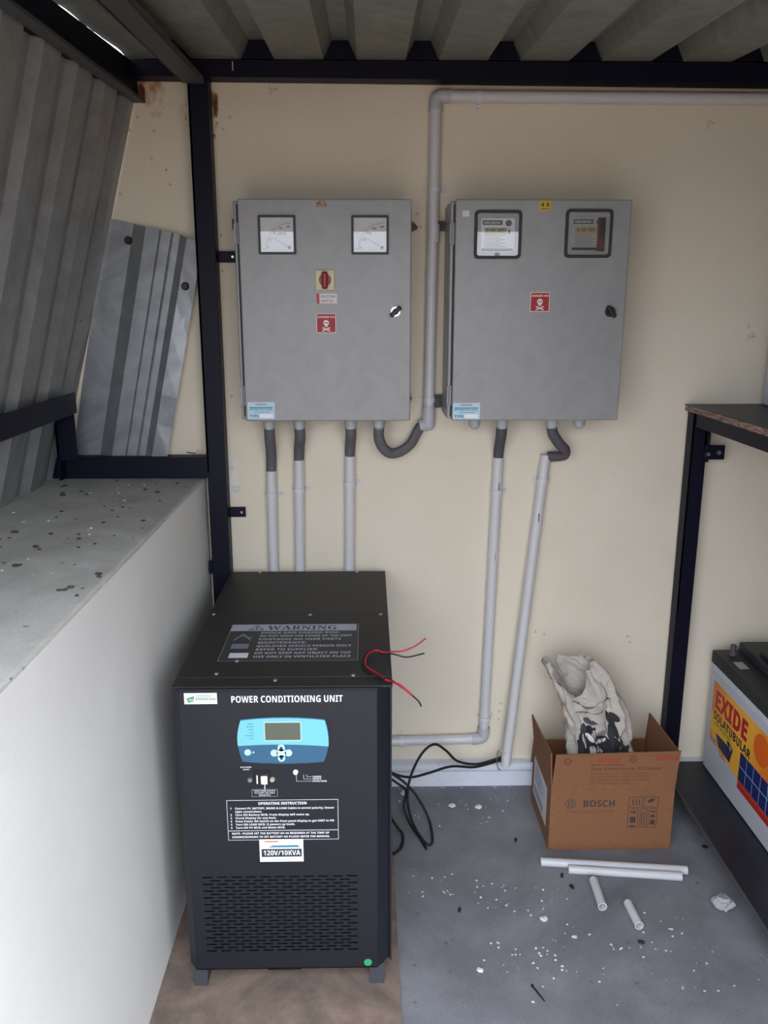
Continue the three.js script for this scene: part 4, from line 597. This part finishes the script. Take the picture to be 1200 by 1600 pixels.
function battery(x0, y0, z0, label, labelled) {
  const L = 0.5, W = 0.19, H = 0.405, t = thing('battery', label, 'battery', [x0 + W / 2, y0, z0 + L / 2], 'tall tubular batteries on the rack');
  part('case', [span(x0, x0 + W, y0 + 0.0005, y0 + H - 0.03, z0, z0 + L, 0.006, 3)], M.batCase, t);
  const rib = []; for (let i = 0; i < 44; i++) rib.push(span(x0 - 0.0022, x0 + 0.004, y0 + H - 0.052, y0 + H - 0.03, z0 + 0.006 + i * 0.0111, z0 + 0.0125 + i * 0.0111)); part('ribbed_band', rib, M.batCase, t, 'pale ribbed band under the lid');
  const lid = part('lid', [span(x0 - 0.004, x0 + W + 0.004, y0 + H - 0.03, y0 + H + 0.012, z0 - 0.003, z0 + L + 0.003, 0.004), span(x0 + 0.075, x0 + W - 0.01, y0 + H + 0.01, y0 + H + 0.045, z0 + 0.01, z0 + L - 0.01, 0.006)], M.batLid, t, 'black moulded lid');
  part('terminal', [rod([x0 + 0.045, y0 + H + 0.01, z0 + 0.04], [x0 + 0.045, y0 + H + 0.024, z0 + 0.04], 0.014, 0.012, 16)], M.greyPaint, lid); part('bolt', [rod([x0 + 0.045, y0 + H + 0.022, z0 + 0.04], [x0 + 0.045, y0 + H + 0.046, z0 + 0.04], 0.009, 0.009, 6)], M.greyPaint, lid);
  part('handle', [span(x0 + 0.09, x0 + 0.13, y0 + H + 0.045, y0 + H + 0.062, z0 + 0.12, z0 + 0.38, 0.006)], M.batLid, lid);
  part('lid_label', [span(x0 + 0.02, x0 + 0.05, y0 + H + 0.0115, y0 + H + 0.0128, z0 + 0.1, z0 + 0.15)], S({ color: '#a8aab0', roughness: 0.5 }), lid, 'small pale label');
  if (labelled) {
    const g = plate(0.03, 0.49, 0.045, 0.325, 0, 0.0006); g.rotateY(-Math.PI / 2).translate(x0, y0, z0);
    part('side_label', g, print(canvasTex(1150, 700, (c, w, h) => {
      const gr = c.createLinearGradient(0, 0, w, h * 0.6); gr.addColorStop(0, '#d8742c'); gr.addColorStop(0.25, '#f0a83a'); gr.addColorStop(0.55, '#f0b43c'); gr.addColorStop(1, '#d85a1e'); c.fillStyle = gr; c.fillRect(0, 0, w, h);
      c.fillStyle = '#b9bdc6'; c.beginPath(); c.moveTo(0, h); c.lineTo(0, 500); c.lineTo(w, 640); c.lineTo(w, h); c.closePath(); c.fill();
      c.fillStyle = '#e2b22e'; c.beginPath(); c.moveTo(0, 270); c.lineTo(300, 260); c.lineTo(560, 440); c.lineTo(0, 420); c.closePath(); c.fill();
      c.font = 'bold 210px sans-serif'; c.lineWidth = 14; c.strokeStyle = '#f0a23c'; c.fillStyle = '#b81f28'; c.lineWidth = 22; c.lineJoin = 'round'; c.strokeStyle = '#f3c04a'; c.strokeText('EXIDE', 40, 210, 660); c.strokeStyle = '#b81f28'; c.lineWidth = 13; c.strokeText('EXIDE', 40, 210, 660); c.fillText('EXIDE', 40, 210, 660);
      c.font = 'bold 96px sans-serif'; c.fillStyle = '#1d1c1e'; c.fillText('SOLATUBULAR', 46, 312, 660); c.lineWidth = 3; c.strokeStyle = '#1d1c1e'; c.strokeText('SOLATUBULAR', 46, 312, 660);
      c.font = 'bold 34px sans-serif'; c.fillStyle = '#5a4a18'; c.fillText('LONG LIFE BATTERY', 60, 352, 330);
      c.fillStyle = '#24284a'; c.beginPath(); c.moveTo(120, 410); c.lineTo(430, 400); c.lineTo(400, 520); c.lineTo(180, 500); c.closePath(); c.fill(); c.fillStyle = '#2c2a2a'; c.beginPath(); c.ellipse(380, 390, 60, 22, 0.3, 0, 7); c.fill(); c.fillStyle = '#8a8a8e'; c.beginPath(); c.arc(390, 400, 22, 0, 7); c.fill();
      c.fillStyle = '#c0461e'; c.fillRect(560, 360, 590, 240); c.fillStyle = '#1c2a66'; c.fillRect(560, 330, 560, 230); c.strokeStyle = '#9fb2d8'; c.lineWidth = 7; for (let i = 1; i < 5; i++) { c.beginPath(); c.moveTo(560 + i * 112, 330); c.lineTo(560 + i * 112, 560); c.stroke(); } c.beginPath(); c.moveTo(560, 445); c.lineTo(1120, 445); c.stroke();
      c.fillStyle = '#e0641e'; c.beginPath(); c.arc(860, 150, 120, 0, 7); c.fill();
      c.fillStyle = '#2f62a8'; c.font = 'bold 70px sans-serif'; c.fillText('6LMS', 20, 520, 130); c.fillStyle = '#a8582c'; c.fillText('150L', 190, 560, 140); c.fillStyle = '#b3262a'; c.fillRect(560, 590, 590, 40);
    }), 0.4), t, 'orange printed side label');
  }
}
battery(1.128, 0.099, -2.5, 'grey and black battery with orange printed side standing on the lower shelf', true);
battery(1.208, 1.314, -2.52, 'grey and black battery standing on the plywood upper shelf', false);

// ---------- loose things on the floor ----------
const offcut = (name, a, b, r, label, cat = 'pipe') => { const d = V(...b).sub(V(...a)); const g = [rod(a, b, r, r, 18, true), rod(a, b, r - 0.0025, r - 0.0025, 18, true)]; for (const [p, n] of [[a, d.clone().negate()], [b, d]]) g.push(new THREE.RingGeometry(r - 0.0025, r, 18).applyQuaternion(new THREE.Quaternion().setFromUnitVectors(V(0, 0, 1), n.normalize())).translate(...p)); return single(name, g, P({ color: '#c6c7cc', roughness: 0.4, side: THREE.DoubleSide }), label, cat); };
offcut('pipe_offcut', [0.504, 0.0125, -2.118], [0.922, 0.0125, -2.072], 0.0125, 'longest white plastic pipe offcut on the floor, touching the box side of its neighbour', 'pipe');
offcut('pipe_offcut', [0.578, 0.0125, -2.083], [0.896, 0.0125, -2.045], 0.0125, 'second long white plastic pipe offcut on the floor, beside a longer one');
offcut('pipe_offcut', [0.638, 0.0125, -2.035], [0.634, 0.0125, -1.925], 0.0125, 'short white plastic pipe stub lying just off the two long offcuts');
offcut('pipe_offcut', [0.708, 0.012, -1.94], [0.712, 0.012, -1.852], 0.012, 'shortest white plastic pipe stub with a chipped end, farthest from the box');
{
  const g = new THREE.IcosahedronGeometry(0.024, 3), p = g.attributes.position; for (let i = 0; i < p.count; i++) { const v = V().fromBufferAttribute(p, i), k = 1 + 0.5 * noise.noise(v.x * 70, v.y * 70, v.z * 70 + 3) - 0.2 * Math.abs(noise.noise(v.x * 150, v.y * 150, v.z * 150)); p.setXYZ(i, v.x * k * 1.1, v.y * k * 0.85, v.z * k); }
  g.computeVertexNormals(); g.computeBoundingBox(); g.translate(0.965, 0.0005 - g.boundingBox.min.y, -1.925); single('crumpled_paper', g, P({ color: '#a19fa3', roughness: 0.85, flatShading: true }), 'crumpled ball of pale paper beside the battery rack', 'paper');
}
const chipGeo = (r) => { const g = new THREE.IcosahedronGeometry(r, 1), p = g.attributes.position; const o = rnd() * 50; for (let i = 0; i < p.count; i++) { const k = 1 + 0.7 * noise.noise(p.getX(i) / r * 1.4 + o, p.getY(i) / r * 1.4, p.getZ(i) / r * 1.4); p.setXYZ(i, p.getX(i) * k, p.getY(i) * k * 0.4, p.getZ(i) * k * 0.8); } g.computeVertexNormals(); g.computeBoundingBox(); g.translate(0, -g.boundingBox.min.y, 0); return g; };
const chips = [[0.467, -1.892, 0.011, 'flat white plaster chip on bare floor in front of the short pipe stubs'], [0.271, -1.718, 0.0095, 'round white plaster lump lying alone on the floor'], [0.533, -1.827, 0.007, 'small white plaster chip near the shortest pipe stub'], [0.357, -2.41, 0.012, 'curved white plaster chip on the floor near the skirting'], [0.27, -2.42, 0.011, 'flat white plaster flake on the floor near the skirting'], [0.115, -2.49, 0.014, 'broad white plaster flake in the corner by the skirting and black cables']];
for (const [x, z, r, label] of chips) single('plaster_chip', chipGeo(r).translate(x, 0.0003, z), M.chip, label, 'chip');
single('black_screw', [rod([0.392, 0.003, -1.668], [0.412, 0.003, -1.622], 0.0022, 0.0014, 8), rod([0.391, 0.003, -1.670], [0.393, 0.003, -1.666], 0.004, 0.003, 8)], M.black, 'long black screw lying on the open floor', 'screw');
const darkBits = [[0.243, -1.932, 'dark round bit of grit on the open floor near the power cabinet'], [0.573, -2.02, 'dark clipping beside the long pipe offcuts'], [0.556, -2.068, 'dark clipping at the end of the shorter long offcut'], [1.022, -2.19, 'dark clipping beside the lower battery shelf'], [0.702, -1.805, 'dark clipping beyond the shortest pipe stub'], [0.45, -2.235, 'dark clipping between the cables and the cardboard box']];
for (const [x, z, label] of darkBits) single('dark_clipping', span(-0.008, 0.008, 0, 0.006, -0.004, 0.004, 0.002).rotateY(rr(0, 3)).translate(x, 0.0003, z), M.black, label, 'clipping');
{ // crumbs nobody could count, real bits scattered on the floor and on the ledge
  const list = [], cl = [[0.2, -2.05, 0.12, 26], [0.42, -1.98, 0.14, 40], [0.5, -1.78, 0.16, 34], [0.72, -1.85, 0.14, 22], [0.35, -1.75, 0.12, 24], [0.85, -1.75, 0.2, 24], [0.3, -2.45, 0.25, 60], [0.6, -1.65, 0.25, 24]];
  for (const [x, z, r, n] of cl) for (let i = 0; i < n; i++) { const a = rnd() * 6.28, q = r * Math.sqrt(rnd()); const px = x + Math.cos(a) * q, pz = Math.max(-2.53, z + Math.sin(a) * q * 0.6); if (px < 0.09 || (px > 0.5 && pz < -2.15) || i % 3 === 2) continue; list.push(chipGeo(rr(0.0012, 0.0036)).translate(px, 0.0002, pz)); }
  const m = single('plaster_crumbs', list, M.chip, 'white plaster crumbs sprinkled over the grey floor', 'crumbs'); m.userData.kind = 'stuff';
  const grit = []; for (let i = 0; i < 40; i++) { const x = rr(-0.94, -0.53), z = rr(-2.48, -1.3); grit.push(chipGeo(rr(0.002, 0.006)).translate(x, 1.0915, z)); } for (const [x, z] of [[-0.856, -2.281], [-0.597, -2.318], [-0.723, -1.75], [-0.709, -1.612], [-0.837, -1.874], [-0.555, -1.501], [-0.531, -1.539], [-0.57, -1.48], [-0.9, -2.4]]) for (let k = 0; k < 2; k++) grit.push(chipGeo(rr(0.004, 0.0085)).translate(x + rr(-0.01, 0.01), 1.0915, z + rr(-0.02, 0.02)));
  const n = single('ledge_grit', grit, S({ color: '#4a4643', roughness: 0.95 }), 'dark grit scattered on the cement top of the low wall', 'grit'); n.userData.kind = 'stuff';
  const pale = []; for (let i = 0; i < 26; i++) pale.push(chipGeo(rr(0.0015, 0.004)).translate(rr(-0.94, -0.53), 1.0915, rr(-2.48, -1.3))); const q = single('ledge_crumbs', pale, M.chip, 'white crumbs on the cement top of the low wall', 'crumbs'); q.userData.kind = 'stuff';
}

renderer.render(scene, camera);
